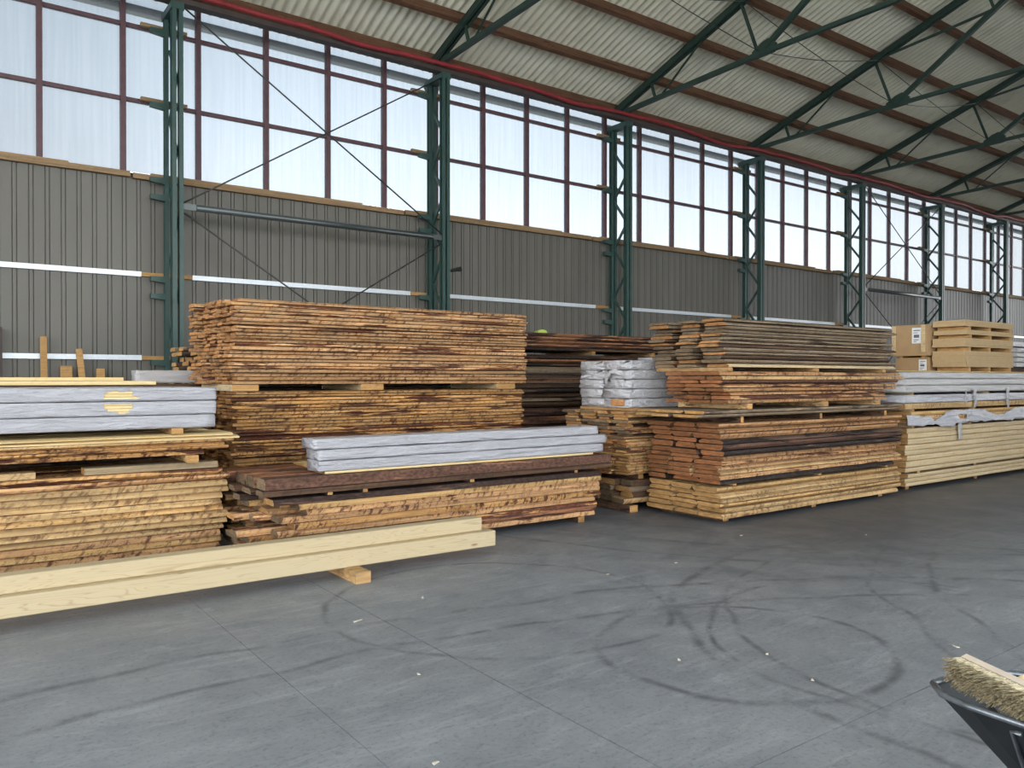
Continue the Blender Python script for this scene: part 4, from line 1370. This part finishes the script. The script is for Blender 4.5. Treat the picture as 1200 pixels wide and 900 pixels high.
for s, x in ((-1, 2.70), (1, 3.12)):
    MB().tube([(3.02 + s * 0.09, 0.98, 0.18), (2.91 + s * 0.16, 0.9, 0.27), (2.91 + s * 0.27, 0.2, 0.50), (2.91 + s * 0.30, -0.25, 0.60)], 0.016, 8).build('frame_rail', M['rim_steel'], wb, smooth=True)
    MB().tube([(2.91 + s * 0.30, -0.12, 0.568), (2.91 + s * 0.30, -0.26, 0.603)], 0.02, 8).build('grip', M['rubber'], wb, smooth=True)
    MB().tube([(2.91 + s * 0.22, 0.55, 0.38), (2.91 + s * 0.24, 0.42, 0.02), (2.91 + s * 0.24, 0.30, 0.02), (2.91 + s * 0.25, 0.25, 0.47)], 0.013, 8).build('leg', M['rim_steel'], wb, smooth=True)
    MB().tube([(2.91 + s * 0.283, 1.02, RZ - 0.03), (2.91 + s * 0.272, 1.05, RZ - 0.035), (2.91 + s * 0.17, 1.00, 0.27)], 0.008, 6).build('tray_brace', M['rim_steel'], wb, smooth=True)
    MB().tube([(2.91 + s * 0.287, 0.955, RZ - 0.035), (2.91 + s * 0.27, 0.955, RZ - 0.035)], 0.008, 8).build('bolt', M['rim_steel'], wb)
wm = MB()
for i in range(25):
    pass
wm.tube([(3.02, 0.98 + 0.13 * math.cos(2 * math.pi * i / 24), 0.17 + 0.13 * math.sin(2 * math.pi * i / 24)) for i in range(25)], 0.04, 8, caps=False)
wm.build('wheel', M['rubber'], wb, smooth=True)
MB().tube([(2.91, 0.98, 0.17), (3.13, 0.98, 0.17)], 0.012, 8).build('axle', M['rim_steel'], wb)

# sweepings in the tray
sm = MB()
gx, gy = 14, 18
for i in range(gx + 1):
    for j in range(gy + 1):
        x = 2.77 + 0.26 * i / gx
        y = 0.58 + 0.48 * j / gy
        e_ = min(i, gx - i) / gx * 2 * min(j, gy - j) / gy * 2
        sm.v.append((x, y, 0.47 + 0.09 * min(1, e_ * 2) + 0.02 * noise.noise(Vector((x * 30, y * 30, 0)))))
for i in range(gx):
    for j in range(gy):
        a = i * (gy + 1) + j
        sm.f.append((a, a + gy + 1, a + gy + 2, a + 1))
        sm.m.append(0)
so = sm.build('sweepings', M['lining'], origin=(2.91, 0.86, 0.44), smooth=True)
tag(so, 'grey heap of floor sweepings inside the wheelbarrow tray', 'sweepings', kind='stuff')

# broom laid across the tray: block edge up, bristles over the rim, handle away
P1 = Vector((2.815, 1.272, 0.69))
P2 = Vector((2.705, 1.045, 0.69))
ax = (P2 - P1).normalized()
LB = 0.40
HD = Vector((0.80, -0.22, 0.30))
HD = (HD - ax * HD.dot(ax)).normalized()       # away from the bristles
NB = ax.cross(HD).normalized()
br = empty('broom', tuple(P1), label='wooden broom with pale natural bristles lying in the wheelbarrow', cat='broom')
C0 = P1 + HD * 0.012
m = MB()
m.bar(C0, C0 + ax * LB, 0.05, 0.022, HD)
m.build('block', M['broom_wood'], br)
hm = MB().tube([C0 + ax * (LB * 0.5), C0 + ax * (LB * 0.5) + HD * 0.7, C0 + ax * (LB * 0.5) + HD * 1.25], 0.0125, 10)
hm.build('handle', M['handle_wood'], br, smooth=True)
bm_ = MB()
rg = random.Random(5)
for i in range(34):
    for j in range(5):
        root = C0 - HD * 0.015 + ax * (0.008 + (LB - 0.016) * i / 33) + NB * (-0.022 + 0.011 * j)
        for s in range(5):
            spread = NB * ((j - 2) * 0.010 + rg.uniform(-0.012, 0.012)) + ax * rg.uniform(-0.016, 0.016)
            ln = rg.uniform(0.060, 0.082)
            tip = root - HD * ln + spread
            r_ = root + ax * rg.uniform(-0.003, 0.003) + NB * rg.uniform(-0.003, 0.003)
            w = 0.0016
            a, b, c = r_ + ax * w, r_ - ax * w * 0.5 + NB * w, r_ - ax * w * 0.5 - NB * w
            bi = len(bm_.v)
            t2 = tip + ax * w
            mid = r_.lerp(tip, 0.45)
            for q in (r_, mid, tip):
                bm_.v += [tuple(q + ax * w), tuple(q - ax * w * 0.5 + NB * w), tuple(q - ax * w * 0.5 - NB * w)]
            for q in (0, 3):
                bm_.f += [(bi + q, bi + q + 1, bi + q + 4, bi + q + 3), (bi + q + 1, bi + q + 2, bi + q + 5, bi + q + 4), (bi + q + 2, bi + q, bi + q + 3, bi + q + 5)]
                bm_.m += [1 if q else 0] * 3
            bm_.f.append((bi + 6, bi + 7, bi + 8))
            bm_.m.append(1)
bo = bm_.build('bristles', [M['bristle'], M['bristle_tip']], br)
bo['kind'] = 'stuff'
# crumpled film scrap and a curl of wire behind the broom
cm = MB()
for i in range(7):
    for j in range(7):
        x, y = 2.98 + 0.12 * i / 6, 1.02 + 0.15 * j / 6
        cm.v.append((x, y, 0.60 + 0.05 * noise.noise(Vector((x * 40, y * 40, 4)))))
for i in range(6):
    for j in range(6):
        a = i * 7 + j
        cm.f.append((a, a + 7, a + 8, a + 1))
        cm.m.append(0)
co = cm.build('film_scrap', M['film_crumple'], origin=(3.04, 1.1, 0.56))
co.modifiers.new('thickness', 'SOLIDIFY').thickness = 0.003
tag(co, 'crumpled scrap of film lying in the wheelbarrow behind the broom', 'plastic film')
wire = MB().tube([Vector((2.80, 1.18, 0.66)) + Vector((0.10 * f, -0.13 * f, 0.05 * math.sin(math.pi * f))) for f in [i / 10 for i in range(11)]], 0.0018, 5).build('wire_curl', M['rim_steel'], origin=(2.8, 1.18, 0.62), smooth=True)
tag(wire, 'thin curl of wire sticking up behind the broom head', 'wire')

# ------------------------------------------------------------------ small litter on the floor
for i, (x, y, ln, a) in enumerate(((2.35, 5.0, 0.08, 0.3), (3.0, 5.25, 0.05, 1.0), (4.62, 4.95, 0.04, 0.2), (3.55, 3.2, 0.035, 0.9), (4.05, 2.95, 0.03, 0.4), (6.9, 5.35, 0.05, 0.1), (1.75, 2.95, 0.035, 0.2),
                                   (5.4, 4.9, 0.04, 0.0), (5.1, 2.35, 0.05, 1.2), (3.9, 2.55, 0.03, 0.7), (8.0, 4.6, 0.05, 0.5), (2.2, 3.9, 0.03, 1.4))):
    m = MB()
    w = 0.008
    m.hexa(((-ln / 2, -w, 0), (ln / 2, -w * 0.4, 0), (ln / 2 * 0.9, w * 0.5, 0), (-ln / 2 * 0.8, w, 0), (-ln / 2, -w, 0.005), (ln / 2, -w * 0.4, 0.003), (ln / 2 * 0.9, w * 0.5, 0.003), (-ln / 2 * 0.8, w, 0.006)))
    o = m.build('wood_chip', M['chip'])
    o.location = (x, y, 0.0005)
    o.rotation_euler = (0, 0, a)
    tag(o, 'small pale wood splinter lying loose on the concrete floor', 'wood chip', 'splinters on the floor')
